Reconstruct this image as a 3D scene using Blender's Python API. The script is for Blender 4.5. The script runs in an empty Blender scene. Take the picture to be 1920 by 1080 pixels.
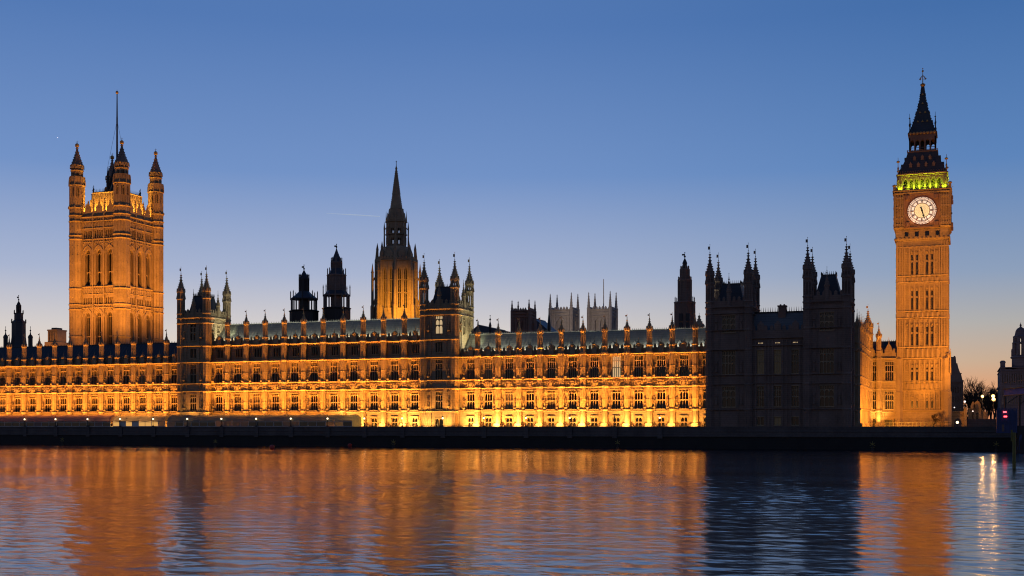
import bpy, math, random
import numpy as np
from mathutils import Vector, Matrix
random.seed(7)
S = bpy.context.scene
COL = S.collection
PI = math.pi
R = math.radians
E = 4.76            # eye height above the river; the terrace parapet is level with it
TER = E - 1.0       # terrace floor
FPX = 2300.0

# ---------------------------------------------------------------- camera
cam_d = bpy.data.cameras.new('camera'); cam = bpy.data.objects.new('camera', cam_d); COL.objects.link(cam)
cam.location = (0, 0, E)
cam.rotation_euler = (R(90), 0, math.asin(.3448))
cam_d.sensor_width = 36; cam_d.lens = FPX / 1920 * 36
cam_d.shift_y = 260 / 1920
cam_d.clip_end = 60000; cam_d.clip_start = .5
S.camera = cam
S.view_settings.view_transform = 'Standard'; S.view_settings.look = 'None'
S.view_settings.exposure = 0; S.view_settings.gamma = 1
S.render.film_transparent = False
cy = S.cycles
cy.use_denoising = True; cy.max_bounces = 5; cy.diffuse_bounces = 2; cy.glossy_bounces = 3
cy.transmission_bounces = 2; cy.transparent_max_bounces = 6; cy.use_light_tree = True
cy.caustics_reflective = False; cy.caustics_refractive = False; cy.sample_clamp_indirect = 6; cy.use_adaptive_sampling = False; cy.pixel_filter_type = 'BLACKMAN_HARRIS'; cy.filter_width = 1.1

def lin(r, g, b):
    f = lambda c: c / 12.92 if c <= .04045 else ((c + .055) / 1.055) ** 2.4
    return (f(r / 255), f(g / 255), f(b / 255), 1)

# ---------------------------------------------------------------- world: dusk sky, the sun just set behind the palace
W = bpy.data.worlds.new('World'); S.world = W; W.use_nodes = True
nt = W.node_tree; N = nt.nodes; L = nt.links; N.clear()
def nd(t, **k):
    n = N.new(t)
    for a, v in k.items(): setattr(n, a, v)
    return n
tc = nd('ShaderNodeTexCoord'); sp = nd('ShaderNodeSeparateXYZ'); L.new(tc.outputs['Generated'], sp.inputs[0])
def mth(op, a, b=None):
    n = nd('ShaderNodeMath', operation=op)
    for i, v in enumerate((a, b)):
        if v is None: continue
        if hasattr(v, 'links'): L.new(v, n.inputs[i])
        else: n.inputs[i].default_value = v
    return n.outputs[0]
hz = mth('SQRT', mth('ADD', mth('ADD', mth('MULTIPLY', sp.outputs[0], sp.outputs[0]), mth('MULTIPLY', sp.outputs[1], sp.outputs[1])), 1e-6))
east = mth('DIVIDE', sp.outputs[0], hz); west = mth('DIVIDE', sp.outputs[1], hz)
def maprange(v, a, b, c, d):
    n = nd('ShaderNodeMapRange', interpolation_type='SMOOTHSTEP')
    L.new(v, n.inputs[0])
    for i, x in enumerate((a, b, c, d)): n.inputs[i + 1].default_value = x
    return n.outputs[0]
def ramp(stops):
    n = nd('ShaderNodeValToRGB'); cr = n.color_ramp
    while len(cr.elements) < len(stops): cr.elements.new(.5)
    for e, (p, c) in zip(cr.elements, stops): e.position = p; e.color = lin(*c)
    L.new(sp.outputs[2], n.inputs[0]); return n.outputs[0]
ra = ramp([(0, (236, 190, 150)), (.04, (234, 208, 182)), (.06, (226, 211, 196)), (.078, (213, 206, 203)), (.122, (168, 180, 208)), (.2, (114, 146, 198)), (.31, (83, 121, 180)), (1, (28, 50, 100))])
rb = ramp([(0, (228, 140, 90)), (.03, (220, 160, 118)), (.05, (200, 171, 145)), (.08, (174, 172, 170)), (.118, (139, 158, 186)), (.2, (92, 132, 186)), (.31, (66, 109, 168)), (1, (24, 46, 96))])
mx = nd('ShaderNodeMix', data_type='RGBA'); L.new(maprange(east, -.42, .08, 0, 1), mx.inputs[0]); L.new(ra, mx.inputs[6]); L.new(rb, mx.inputs[7])
ml = nd('ShaderNodeMix', data_type='RGBA', blend_type='MULTIPLY'); ml.inputs[0].default_value = 1
L.new(mx.outputs[2], ml.inputs[6]); L.new(maprange(west, -.35, .62, .45, 1), ml.inputs[7])
bg1 = nd('ShaderNodeBackground'); L.new(ml.outputs[2], bg1.inputs[0]); bg1.inputs[1].default_value = 1
SUN_ROT = R(8); SUN_EL = R(-4)
st = nd('ShaderNodeTexSky'); st.sky_type = 'NISHITA'; st.sun_disc = False; st.sun_elevation = SUN_EL; st.sun_rotation = SUN_ROT
bg2 = nd('ShaderNodeBackground'); L.new(st.outputs[0], bg2.inputs[0]); bg2.inputs[1].default_value = .02
ad = nd('ShaderNodeAddShader'); L.new(bg1.outputs[0], ad.inputs[0]); L.new(bg2.outputs[0], ad.inputs[1])
wo = nd('ShaderNodeOutputWorld'); L.new(ad.outputs[0], wo.inputs[0])

# ---------------------------------------------------------------- materials
def mat(name, base, rough=.8, var=.25, scale=.35, metal=0, emit=None, es=0, bump=0, bscale=6, courses=0, stain=0):
    m = bpy.data.materials.new(name); m.use_nodes = True
    t = m.node_tree; b = t.nodes['Principled BSDF']
    b.inputs['Roughness'].default_value = rough; b.inputs['Metallic'].default_value = metal
    b.inputs['Base Color'].default_value = (*base, 1)
    if emit:
        b.inputs['Emission Color'].default_value = (*emit, 1); b.inputs['Emission Strength'].default_value = es; m.cycles.emission_sampling = 'NONE'
    if var:
        g = t.nodes.new('ShaderNodeNewGeometry')
        def noise(sc, det=4):
            n = t.nodes.new('ShaderNodeTexNoise'); n.inputs['Scale'].default_value = sc; n.inputs['Detail'].default_value = det
            t.links.new(g.outputs['Position'], n.inputs['Vector']); return n
        n1 = noise(scale); n2 = noise(scale * 9, 2)
        ad = t.nodes.new('ShaderNodeMath'); ad.operation = 'MULTIPLY_ADD'
        t.links.new(n2.outputs[0], ad.inputs[0]); ad.inputs[1].default_value = .5; t.links.new(n1.outputs[0], ad.inputs[2])
        mr = t.nodes.new('ShaderNodeMapRange'); t.links.new(ad.outputs[0], mr.inputs[0])
        mr.inputs[1].default_value = .45; mr.inputs[2].default_value = 1.05; mr.inputs[3].default_value = 1 - var; mr.inputs[4].default_value = 1 + var
        mm = t.nodes.new('ShaderNodeMix'); mm.data_type = 'RGBA'; mm.blend_type = 'MULTIPLY'; mm.inputs[0].default_value = 1
        mm.inputs[6].default_value = (*base, 1); t.links.new(mr.outputs[0], mm.inputs[7])
        out = mm.outputs[2]
        if courses:
            sx = t.nodes.new('ShaderNodeSeparateXYZ'); t.links.new(g.outputs['Position'], sx.inputs[0])
            w = t.nodes.new('ShaderNodeMath'); w.operation = 'FRACT'
            q = t.nodes.new('ShaderNodeMath'); q.operation = 'DIVIDE'; q.inputs[1].default_value = courses
            t.links.new(sx.outputs[2], q.inputs[0]); t.links.new(q.outputs[0], w.inputs[0])
            c = t.nodes.new('ShaderNodeMath'); c.operation = 'LESS_THAN'; c.inputs[1].default_value = .1; t.links.new(w.outputs[0], c.inputs[0])
            m2 = t.nodes.new('ShaderNodeMix'); m2.data_type = 'RGBA'; m2.blend_type = 'MULTIPLY'
            t.links.new(c.outputs[0], m2.inputs[0]); t.links.new(out, m2.inputs[6]); m2.inputs[7].default_value = (.62, .6, .58, 1); out = m2.outputs[2]
        t.links.new(out, b.inputs['Base Color'])
        if bump:
            n3 = noise(bscale, 5); bp = t.nodes.new('ShaderNodeBump'); bp.inputs['Strength'].default_value = bump; bp.inputs['Distance'].default_value = .1
            t.links.new(n3.outputs[0], bp.inputs['Height']); t.links.new(bp.outputs[0], b.inputs['Normal'])
    return m
M = {}
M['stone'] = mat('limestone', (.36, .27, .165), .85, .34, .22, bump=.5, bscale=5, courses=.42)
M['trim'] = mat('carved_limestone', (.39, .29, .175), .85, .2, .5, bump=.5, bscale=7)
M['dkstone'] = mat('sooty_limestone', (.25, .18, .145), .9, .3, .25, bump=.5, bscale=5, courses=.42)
M['grey'] = mat('pale_grey_stone', (.42, .365, .325), .85, .25, .12, bump=.4, bscale=2, courses=.6)
M['brown'] = mat('brown_stone', (.29, .18, .135), .85, .25, .15, bump=.4, bscale=2)
M['granite'] = mat('river_wall_granite', (.12, .105, .1), .8, .35, .3, bump=.6, bscale=3, courses=.6)
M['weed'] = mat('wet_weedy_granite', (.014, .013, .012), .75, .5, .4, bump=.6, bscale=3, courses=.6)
M['iron_roof'] = mat('cast_iron_roof_plates', (.2, .21, .2), .55, .2, .4, courses=.55)
M['lead'] = mat('dark_iron_plates', (.05, .055, .065), .5, .25, .5, courses=.6)
M['black'] = mat('black_painted_iron', (.02, .02, .022), .5, .2, 2)
M['glass'] = mat('dark_leaded_glass', (.007, .007, .008), .2, .4, 1.5)
M['warmglass'] = mat('lamplit_window', (.3, .2, .1), .4, .3, 2, emit=(1, .72, .38), es=.55)
M['dimglass'] = mat('dimly_lit_window', (.1, .08, .06), .4, .3, 2, emit=(1, .78, .42), es=.012)
M['gold'] = mat('gilded_metal', (.75, .48, .13), .35, .2, 3, metal=.8)
M['gilt'] = mat('gilded_roof_trim', (.42, .27, .09), .45, .2, 3, metal=.3)
M['dial'] = mat('backlit_opal_glass', (.7, .65, .5), .4, 0, emit=(1, .78, .38), es=.7)
M['dial2'] = mat('backlit_opal_glass_outer', (.7, .65, .6), .4, 0, emit=(1, .8, .6), es=.74)
M['dialiron'] = mat('dial_ironwork', (.13, .045, .03), .6, 0)
M['globe'] = mat('lit_globe', (.9, .85, .7), .4, 0, emit=(1, .76, .42), es=3.2)
M['sodium'] = mat('sodium_lamp', (.9, .7, .4), .4, 0, emit=(1, .55, .16), es=2.2)
M['whitelamp'] = mat('white_lamp', (.9, .9, .9), .4, 0, emit=(1, .8, .72), es=1.7)
M['redlamp'] = mat('red_signal_lamp', (.8, .1, .1), .4, 0, emit=(1, .04, .05), es=9)
M['floodlens'] = mat('floodlight_lens', (.9, .8, .5), .3, 0, emit=(1, .66, .2), es=5)
M['blind'] = mat('pale_window_blind', (.16, .13, .09), .6, .3, 1.2)
M['pink'] = mat('pink_striped_canvas', (.46, .3, .28), .85, .15, .8)
M['canvas'] = mat('grey_green_canvas', (.32, .33, .28), .8, .15, .8)
M['peach'] = mat('cream_canvas', (.5, .42, .3), .8, .12, .8)
M['white'] = mat('white_painted_frame', (.6, .58, .55), .5, .1, 1)
M['clearpane'] = mat('marquee_window', (.03, .03, .03), .15, .2, 1)
M['glowpane'] = mat('lit_marquee_window', (.5, .3, .12), .4, .4, .8, emit=(1, .5, .12), es=.7)
M['buoy'] = mat('red_buoy_plastic', (.4, .04, .03), .45, .2, 3)
M['pile'] = mat('yellow_green_pile', (.16, .15, .03), .6, .3, 2)
M['blue'] = mat('blue_painted_steel', (.02, .05, .17), .45, .3, 1)
M['bluehoard'] = mat('blue_hoarding', (.05, .13, .42), .6, .25, .6)
M['wood'] = mat('weathered_timber', (.3, .19, .1), .7, .3, 1)
M['greybldg'] = mat('grey_office_stone', (.17, .14, .15), .85, .25, .2, bump=.3, courses=.8)
M['bark'] = mat('bare_bark', (.05, .035, .028), .9, .3, 2)
M['earth'] = mat('paved_ground', (.07, .065, .06), .9, .3, .2)
M['copper'] = mat('yellow_marker_paint', (.3, .25, .06), .6, .2, 2)
M['slate'] = mat('blue_slate', (.06, .07, .1), .5, .2, .5, courses=.4)

for k in ('pink', 'canvas', 'peach'):     # thin canvas lets some of the light behind it through
    t = M[k].node_tree; b_ = t.nodes['Principled BSDF']; tr = t.nodes.new('ShaderNodeBsdfTranslucent'); mxs = t.nodes.new('ShaderNodeMixShader'); mxs.inputs[0].default_value = .45
    tr.inputs[0].default_value = b_.inputs['Base Color'].default_value
    t.links.new(b_.outputs[0], mxs.inputs[1]); t.links.new(tr.outputs[0], mxs.inputs[2]); t.links.new(mxs.outputs[0], t.nodes['Material Output'].inputs[0])
# ---------------------------------------------------------------- mesh builder
class MB:
    def __init__(s): s.v = []; s.f = []; s.T = None; s.sm = False
    def at(s, x=0, y=0, a=0, z=0):
        s.T = (x, y, z, math.cos(a), math.sin(a)); return s
    def add(s, vs, fs):
        o = len(s.v)
        if s.T:
            x, y, z, c, n = s.T
            vs = [(x + c * p[0] - n * p[1], y + n * p[0] + c * p[1], z + p[2]) for p in vs]
        s.v += vs; s.f += [tuple(i + o for i in f) for f in fs]
    def quad(s, a, b, c, d): s.add([a, b, c, d], [(0, 1, 2, 3)])
    def box(s, x0, x1, y0, y1, z0, z1):
        s.add([(x0, y0, z0), (x1, y0, z0), (x1, y1, z0), (x0, y1, z0), (x0, y0, z1), (x1, y0, z1), (x1, y1, z1), (x0, y1, z1)],
              [(0, 3, 2, 1), (4, 5, 6, 7), (0, 1, 5, 4), (1, 2, 6, 5), (2, 3, 7, 6), (3, 0, 4, 7)])
    def taper(s, x0, x1, y0, y1, z0, z1, k, ky=None):
        ky = k if ky is None else ky
        cx, cy2 = (x0 + x1) / 2, (y0 + y1) / 2; hx, hy = (x1 - x0) / 2, (y1 - y0) / 2
        s.add([(x0, y0, z0), (x1, y0, z0), (x1, y1, z0), (x0, y1, z0), (cx - hx * k, cy2 - hy * ky, z1), (cx + hx * k, cy2 - hy * ky, z1), (cx + hx * k, cy2 + hy * ky, z1), (cx - hx * k, cy2 + hy * ky, z1)],
              [(0, 3, 2, 1), (4, 5, 6, 7), (0, 1, 5, 4), (1, 2, 6, 5), (2, 3, 7, 6), (3, 0, 4, 7)])
    def lathe(s, cx, cy2, prof, n=8, rot=None, cap=True):
        rot = PI / n if rot is None else rot
        vs = []; fs = []
        for r, z in prof:
            for i in range(n):
                a = rot + 2 * PI * i / n
                vs.append((cx + r * math.cos(a), cy2 + r * math.sin(a), z))
        for k in range(len(prof) - 1):
            for i in range(n):
                j = (i + 1) % n
                fs.append((k * n + i, k * n + j, (k + 1) * n + j, (k + 1) * n + i))
        if cap: fs.append(tuple(range(n))[::-1]); fs.append(tuple((len(prof) - 1) * n + i for i in range(n)))
        s.add(vs, fs)
    def ext(s, pts, y0, y1):
        n = len(pts)
        s.add([(x, y0, z) for x, z in pts] + [(x, y1, z) for x, z in pts],
              [tuple(range(n)), tuple(range(n, 2 * n))[::-1]] + [(i, (i + 1) % n, n + (i + 1) % n, n + i) for i in range(n)])
    def exty(s, pts, x0, x1):       # profile in (y,z) swept along x
        n = len(pts)
        s.add([(x0, y, z) for y, z in pts] + [(x1, y, z) for y, z in pts],
              [tuple(range(n)), tuple(range(n, 2 * n))[::-1]] + [(i, (i + 1) % n, n + (i + 1) % n, n + i) for i in range(n)])
    def blob(s, cx, cy2, cz, rx, ry, rz, n=6, m=4):
        prof = []; vs = []; fs = []
        for k in range(m + 1):
            t = -PI / 2 + PI * k / m
            for i in range(n):
                a = 2 * PI * i / n
                vs.append((cx + rx * math.cos(t) * math.cos(a), cy2 + ry * math.cos(t) * math.sin(a), cz + rz * math.sin(t)))
        for k in range(m):
            for i in range(n):
                j = (i + 1) % n; fs.append((k * n + i, k * n + j, (k + 1) * n + j, (k + 1) * n + i))
        s.add(vs, fs)
    def tube(s, p, q, r0, r1=None, n=5):
        r1 = r0 if r1 is None else r1
        p, q = Vector(p), Vector(q); d = (q - p)
        if d.length < 1e-6: return
        d.normalize(); u = d.orthogonal().normalized(); w = d.cross(u)
        vs = []
        for c, r in ((p, r0), (q, r1)):
            for i in range(n):
                a = 2 * PI * i / n; vs.append(tuple(c + (u * math.cos(a) + w * math.sin(a)) * r))
        s.add(vs, [(i, (i + 1) % n, n + (i + 1) % n, n + i) for i in range(n)])
    def wall(s, x0, x1, z0, z1, ops, y=0, d=.5):
        xs = sorted({x0, x1, *[o[0] for o in ops], *[o[1] for o in ops]}); zs = sorted({z0, z1, *[o[2] for o in ops], *[o[3] for o in ops]})
        xs = [x for x in xs if x0 <= x <= x1]; zs = [z for z in zs if z0 <= z <= z1]
        for a, b in zip(xs, xs[1:]):
            for c, e in zip(zs, zs[1:]):
                mx_, mz = (a + b) / 2, (c + e) / 2
                if any(o[0] < mx_ < o[1] and o[2] < mz < o[3] for o in ops): continue
                s.quad((a, y, c), (b, y, c), (b, y, e), (a, y, e))
        for a, b, c, e in ops:
            s.quad((a, y, c), (a, y + d, c), (a, y + d, e), (a, y, e)); s.quad((b, y, c), (b, y + d, c), (b, y + d, e), (b, y, e))
            s.quad((a, y, c), (b, y, c), (b, y + d, c), (a, y + d, c)); s.quad((a, y, e), (b, y, e), (b, y + d, e), (a, y + d, e))
    def mesh(s, name, m, off=(0, 0, 0), smooth=False):
        me = bpy.data.meshes.new(name)
        ox, oy, oz = off
        me.from_pydata([(x - ox, y - oy, z - oz) for x, y, z in s.v], [], s.f)
        me.materials.append(M[m] if isinstance(m, str) else m)
        if smooth: me.polygons.foreach_set('use_smooth', [True] * len(me.polygons))
        me.update(); return me
    def build(s, name, m, parent=None, smooth=False):
        off = WL.get(parent.name, (0, 0, 0)) if parent else (0, 0, 0)
        return link(name, s.mesh(name, m, off, smooth), parent)
WL = {}
def link(name, me, parent=None, wloc=None, rz=0):
    """an object; wloc = world place (the mesh is local), else the mesh already sits at its parent's origin"""
    o = bpy.data.objects.new(name, me); COL.objects.link(o)
    base = WL.get(parent.name, (0, 0, 0)) if parent else (0, 0, 0)
    if parent: o.parent = parent
    if wloc is not None: o.location = tuple(a - b for a, b in zip(wloc, base)); o.rotation_euler.z = rz
    WL[o.name] = tuple(wloc) if wloc is not None else base
    return o
def thing(name, label, cat, loc, group=None, kind=None):
    o = bpy.data.objects.new(name, None); COL.objects.link(o); o.location = loc; o.empty_display_size = 1
    WL[o.name] = tuple(loc); return tag(o, label, cat, group, kind)
def tag(o, label=None, cat=None, group=None, kind=None):
    for k, v in (('label', label), ('category', cat), ('group', group), ('kind', kind)):
        if v: o[k] = v
    return o
def solo(name, mb, m, label, cat, loc, group=None, smooth=False, kind=None):
    me = mb.mesh(name, m, loc, smooth); o = bpy.data.objects.new(name, me); COL.objects.link(o); o.location = loc
    WL[o.name] = tuple(loc); return tag(o, label, cat, group, kind)
def ray(px):
    t = (px - 960) / FPX; return .9387 * t - .3448, .3448 * t + .9387
def X(px, Y): a, b = ray(px); return Y * a / b
def dep(px, Y): return Y / ray(px)[1]
def ZZ(px, py, Y): return E + (800 - py) * dep(px, Y) / FPX
ORD = 'first second third fourth fifth sixth seventh eighth ninth tenth eleventh twelfth thirteenth fourteenth fifteenth sixteenth seventeenth eighteenth nineteenth twentieth'.split()
def spot(name, loc, target, power, col, size=60, blend=1, rad=.3):
    l = bpy.data.lights.new(name, 'SPOT'); l.energy = power; l.color = col; l.spot_size = R(size); l.spot_blend = blend; l.shadow_soft_size = rad
    o = bpy.data.objects.new(name, l); COL.objects.link(o); o.location = loc
    o.rotation_euler = (Vector(target) - Vector(loc)).to_track_quat('-Z', 'Y').to_euler(); return o
def point(name, loc, power, col, rad=.3):
    l = bpy.data.lights.new(name, 'POINT'); l.energy = power; l.color = col; l.shadow_soft_size = rad
    o = bpy.data.objects.new(name, l); COL.objects.link(o); o.location = loc; return o
def strip_lamp(name, loc, target, length, power, col, along=0, spread=180, width=.3):
    l = bpy.data.lights.new(name, 'AREA'); l.shape = 'RECTANGLE'; l.size = length; l.size_y = width; l.energy = power; l.color = col; l.spread = R(spread)
    o = bpy.data.objects.new(name, l); COL.objects.link(o); o.location = loc
    z = (Vector(loc) - Vector(target)).normalized(); x = Vector((math.cos(along), math.sin(along), 0)); y = z.cross(x).normalized(); x = y.cross(z)
    o.rotation_euler = Matrix((x, y, z)).transposed().to_euler(); return o
ORANGE = (1, .345, .035)
def parented_light(o, p):
    wl = WL[p.name]; o.parent = p; o.location = tuple(a - b for a, b in zip(o.location, wl)); return o

# ---------------------------------------------------------------- gothic pieces
def arch_head(mb, x0, x1, z1, rise, y0, y1):
    xc = (x0 + x1) / 2
    for a, sgn in ((x0, 1), (x1, -1)):
        w = abs(xc - a)
        c = [(a, z1), (a, z1 - rise), (a + sgn * w * .12, z1 - rise * .55), (a + sgn * w * .45, z1 - rise * .2), (xc, z1)]
        mb.ext(c, y0, y1)
WCACHE = {}
def win_meshes(w, h, n, transom, trac, sill, pane):
    k = (w, h, n, transom, trac, sill, pane)
    if k in WCACHE: return WCACHE[k]
    b = MB(); hw = w / 2; mw = .12 if w > 1 else .09
    lw = (w - 2 * mw * .6) / n
    mw *= .8
    b.box(-hw, -hw + mw * .6, .05, .38, 0, h); b.box(hw - mw * .6, hw, .05, .38, 0, h)
    ht = h * (1 - trac)
    for i in range(1, n):
        x = -hw + mw * .6 + lw * i; b.box(x - mw / 2, x + mw / 2, .12, .36, 0, h)
    for i in range(n):
        x0 = -hw + mw * .6 + lw * i
        arch_head(b, x0, x0 + lw, ht, min(.9, lw * .95), .16, .32)
        if transom: arch_head(b, x0, x0 + lw, h * transom, lw * .8, .16, .32)
        if trac:
            for q in (0, 1):
                xa = x0 + lw * .5 * q; arch_head(b, xa, xa + lw * .5, h, lw * .5, .18, .32)
            b.box(x0 + lw * .46, x0 + lw * .54, .18, .32, ht, h)
    if transom: b.box(-hw, hw, .08, .37, h * transom, h * transom + .17)
    if trac: b.box(-hw, hw, .1, .37, ht, ht + .12)
    b.box(-hw - .12, hw + .12, -.14, .02, h + .02, h + .18)
    if sill: b.box(-hw - .1, hw + .1, -sill, .4, -.22, -.003)
    p = MB(); p.quad((-hw, .4, 0), (hw, .4, 0), (hw, .4, h), (-hw, .4, h))
    WCACHE[k] = (b.mesh('window', 'trim'), p.mesh('pane', pane)); return WCACHE[k]
def window(parent, wloc, w, h, n=4, transom=.46, trac=.2, sill=.3, pane='glass', rz=0, label=None):
    a, p = win_meshes(round(w, 2), round(h, 2), n, transom, trac, sill, pane)
    o = link('window', a, parent, wloc, rz); q = bpy.data.objects.new('pane', p); COL.objects.link(q); q.parent = o
    if label: o['label'] = label
    return o
def niche(mb, x, y, z, h, s=1):
    """statue on its corbel under a small canopy"""
    mb.taper(x - .24 * s, x + .24 * s, y - .5 * s, y, z, z + .36 * s, 1.3)
    zb = z + .32 * s
    mb.lathe(x, y - .22 * s, [(.2 * s, zb), (.17 * s, zb + .5 * h), (.21 * s, zb + .72 * h), (.08 * s, zb + .83 * h), (.1 * s, zb + .9 * h), (.05 * s, zb + h)], 6)
    mb.taper(x - .26 * s, x + .26 * s, y - .4 * s, y, zb + h + .12, zb + h + .32, .9); mb.lathe(x, y - .2 * s, [(.2 * s, zb + h + .32), (.02, zb + h + .9)], 4)
def crockets(mb, cx, cy2, prof, n, rot, step, s):
    for k in range(len(prof) - 1):
        (r0, z0), (r1, z1) = prof[k], prof[k + 1]
        m = max(1, int(round((z1 - z0) / step)))
        for j in range(m):
            t = (j + .5) / m; r = r0 + (r1 - r0) * t; z = z0 + (z1 - z0) * t
            if r < .06: continue
            for i in range(n):
                a = rot + 2 * PI * i / n; rr = r + s * .5
                mb.blob(cx + rr * math.cos(a), cy2 + rr * math.sin(a), z, s, s, s * .8, 4, 2)
def spire(mb, cx, cy2, r, z0, z1, n=8, rot=None, ogee=True, step=.7, cs=.13, vane=1.6, flag=True):
    """crocketed spirelet with ball finial and weather vane"""
    rot = PI / n if rot is None else rot; h = z1 - z0
    prof = [(r * 1.08, z0), (r * 1.0, z0 + .08 * h), (r * .66, z0 + .32 * h), (r * .36, z0 + .55 * h), (r * .2, z0 + .75 * h), (r * .07, z1)] if ogee else [(r, z0), (r * .05, z1)]
    mb.lathe(cx, cy2, prof, n, rot)
    if cs: crockets(mb, cx, cy2, prof[1:] if ogee else prof, n, rot, step, cs)
    fr = max(.1, r * .2)
    mb.blob(cx, cy2, z1 - .15 * h * .5, fr * 1.25, fr * 1.25, fr, 6, 4)
    if vane:
        mb.tube((cx, cy2, z1 - .1), (cx, cy2, z1 + vane), .055, .03, 4)
        mb.blob(cx, cy2, z1 + vane * .12, .12, .12, .12, 5, 3); mb.blob(cx, cy2, z1 + vane, .09, .09, .09, 5, 3)
        if flag: mb.box(cx - .42, cx - .02, cy2 - .025, cy2 + .025, z1 + vane * .45, z1 + vane * .8)
def gablets(mb, cx, cy2, r, z, h, n, rot):
    for i in range(n):
        a = rot + 2 * PI * (i + .5) / n; rr = r * math.cos(PI / n); w = r * math.sin(PI / n) * .9
        c, s_ = math.cos(a), math.sin(a)
        p = lambda u, d, zz: (cx + c * (rr + d) - s_ * u, cy2 + s_ * (rr + d) + c * u, zz)
        mb.add([p(-w, .08, z), p(w, .08, z), p(0, .08, z + h), p(-w, -.1, z), p(w, -.1, z), p(0, -.1, z + h)], [(0, 1, 2), (3, 5, 4), (0, 2, 5, 3), (1, 4, 5, 2), (0, 3, 4, 1)])
def octbody(mb, cx, cy2, r, z0, z1, rings=(), lant=(), n=8, rib=.1, inner=.62):
    """octagonal turret shaft with ribs, ring mouldings and open or blind lantern stages"""
    rot = PI / n; zs = [z0]
    for a, b_ in sorted(lant): zs += [a, b_]
    zs.append(z1)
    for k in range(0, len(zs) - 1, 2): mb.lathe(cx, cy2, [(r, zs[k]), (r, zs[k + 1])], n, rot)
    for a, b_ in lant:
        for i in range(n):
            an = rot + 2 * PI * i / n
            mb.lathe(cx + r * .87 * math.cos(an), cy2 + r * .87 * math.sin(an), [(r * .2, a), (r * .2, b_)], 6)
        mb.lathe(cx, cy2, [(r, b_ - .3), (r, b_)], n, rot); mb.lathe(cx, cy2, [(r * .14, a), (r * .14, b_)], 4)
    if rib:
        for i in range(n):
            an = rot + 2 * PI * i / n
            mb.lathe(cx + r * math.cos(an), cy2 + r * math.sin(an), [(rib, z0), (rib, z1)], 4)
            an += PI / n; rr = r * math.cos(PI / n)
            mb.lathe(cx + rr * math.cos(an), cy2 + rr * math.sin(an), [(rib * .7, z0), (rib * .7, z1)], 4)
    for z in rings:
        mb.lathe(cx, cy2, [(r * 1.02, z - .28), (r * 1.16 + .06, z), (r * 1.16 + .06, z + .16), (r * 1.03, z + .3)], n, rot)
def strip(mb, x0, x1, y, z, h, d):
    mb.exty([(y, z), (y - d * .55, z), (y - d, z + h * .45), (y - d, z + h * .8), (y - d * .35, z + h), (y, z + h)], x0, x1)
def crenels(mb, x0, x1, y, z0, zc, zm, pitch=1.0, th=.35):
    mb.box(x0, x1, y, y + th, z0, zc)
    n = max(1, int(round((x1 - x0) / pitch))); p = (x1 - x0) / n
    for i in range(n):
        a = x0 + p * i; mb.box(a + p * .22, a + p * .78, y, y + th, zc, zm)
        mb.taper(a + p * .3, a + p * .7, y + .05, y + th - .05, zm, zm + (zm - zc) * .45, .3)
    m = n * 2; q = (x1 - x0) / m
    for i in range(m):
        mb.box(x0 + q * (i + .2), x0 + q * (i + .8), y - .05, y, z0 + .25 * (zc - z0), z0 + .75 * (zc - z0))
def cresting(mb, x0, x1, y, z, h=.7, pitch=.45):
    mb.box(x0, x1, y - .04, y + .04, z, z + h * .28)
    n = int((x1 - x0) / pitch)
    for i in range(n + 1):
        x = x0 + (x1 - x0) * i / n; mb.taper(x - .07, x + .07, y - .05, y + .05, z + h * .28, z + h, .25)
# ---------------------------------------------------------------- setting: river, ground
def water_mat():
    m = bpy.data.materials.new('river_water'); m.use_nodes = True
    t = m.node_tree; b = t.nodes['Principled BSDF']
    b.inputs['Base Color'].default_value = (.006, .011, .02, 1); b.inputs['Roughness'].default_value = .1; b.inputs['IOR'].default_value = 3.7
    g = t.nodes.new('ShaderNodeNewGeometry')
    def noise(sx, sy, det, dist=0):
        mp = t.nodes.new('ShaderNodeMapping'); mp.inputs['Rotation'].default_value = (0, 0, -.35); mp.inputs['Scale'].default_value = (sx, sy, 1)
        t.links.new(g.outputs['Position'], mp.inputs[0])
        n = t.nodes.new('ShaderNodeTexNoise'); n.inputs['Scale'].default_value = 1; n.inputs['Detail'].default_value = det; n.inputs['Roughness'].default_value = .55; n.inputs['Distortion'].default_value = dist
        t.links.new(mp.outputs[0], n.inputs['Vector']); return n
    a = noise(.16, .42, 5, .3); c = noise(.9, 2.2, 3, .2); e = noise(.02, .05, 3)
    ad = t.nodes.new('ShaderNodeMath'); ad.operation = 'MULTIPLY_ADD'; t.links.new(c.outputs[0], ad.inputs[0]); ad.inputs[1].default_value = .16; t.links.new(a.outputs[0], ad.inputs[2])
    bp = t.nodes.new('ShaderNodeBump'); bp.inputs['Strength'].default_value = 1; bp.inputs['Distance'].default_value = .05
    t.links.new(ad.outputs[0], bp.inputs['Height']); t.links.new(bp.outputs[0], b.inputs['Normal'])
    mr = t.nodes.new('ShaderNodeMapRange'); t.links.new(e.outputs[0], mr.inputs[0]); mr.inputs[1].default_value = .35; mr.inputs[2].default_value = .65; mr.inputs[3].default_value = .1; mr.inputs[4].default_value = .16
    t.links.new(mr.outputs[0], b.inputs['Roughness'])
    return m
M['water'] = water_mat()
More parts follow.
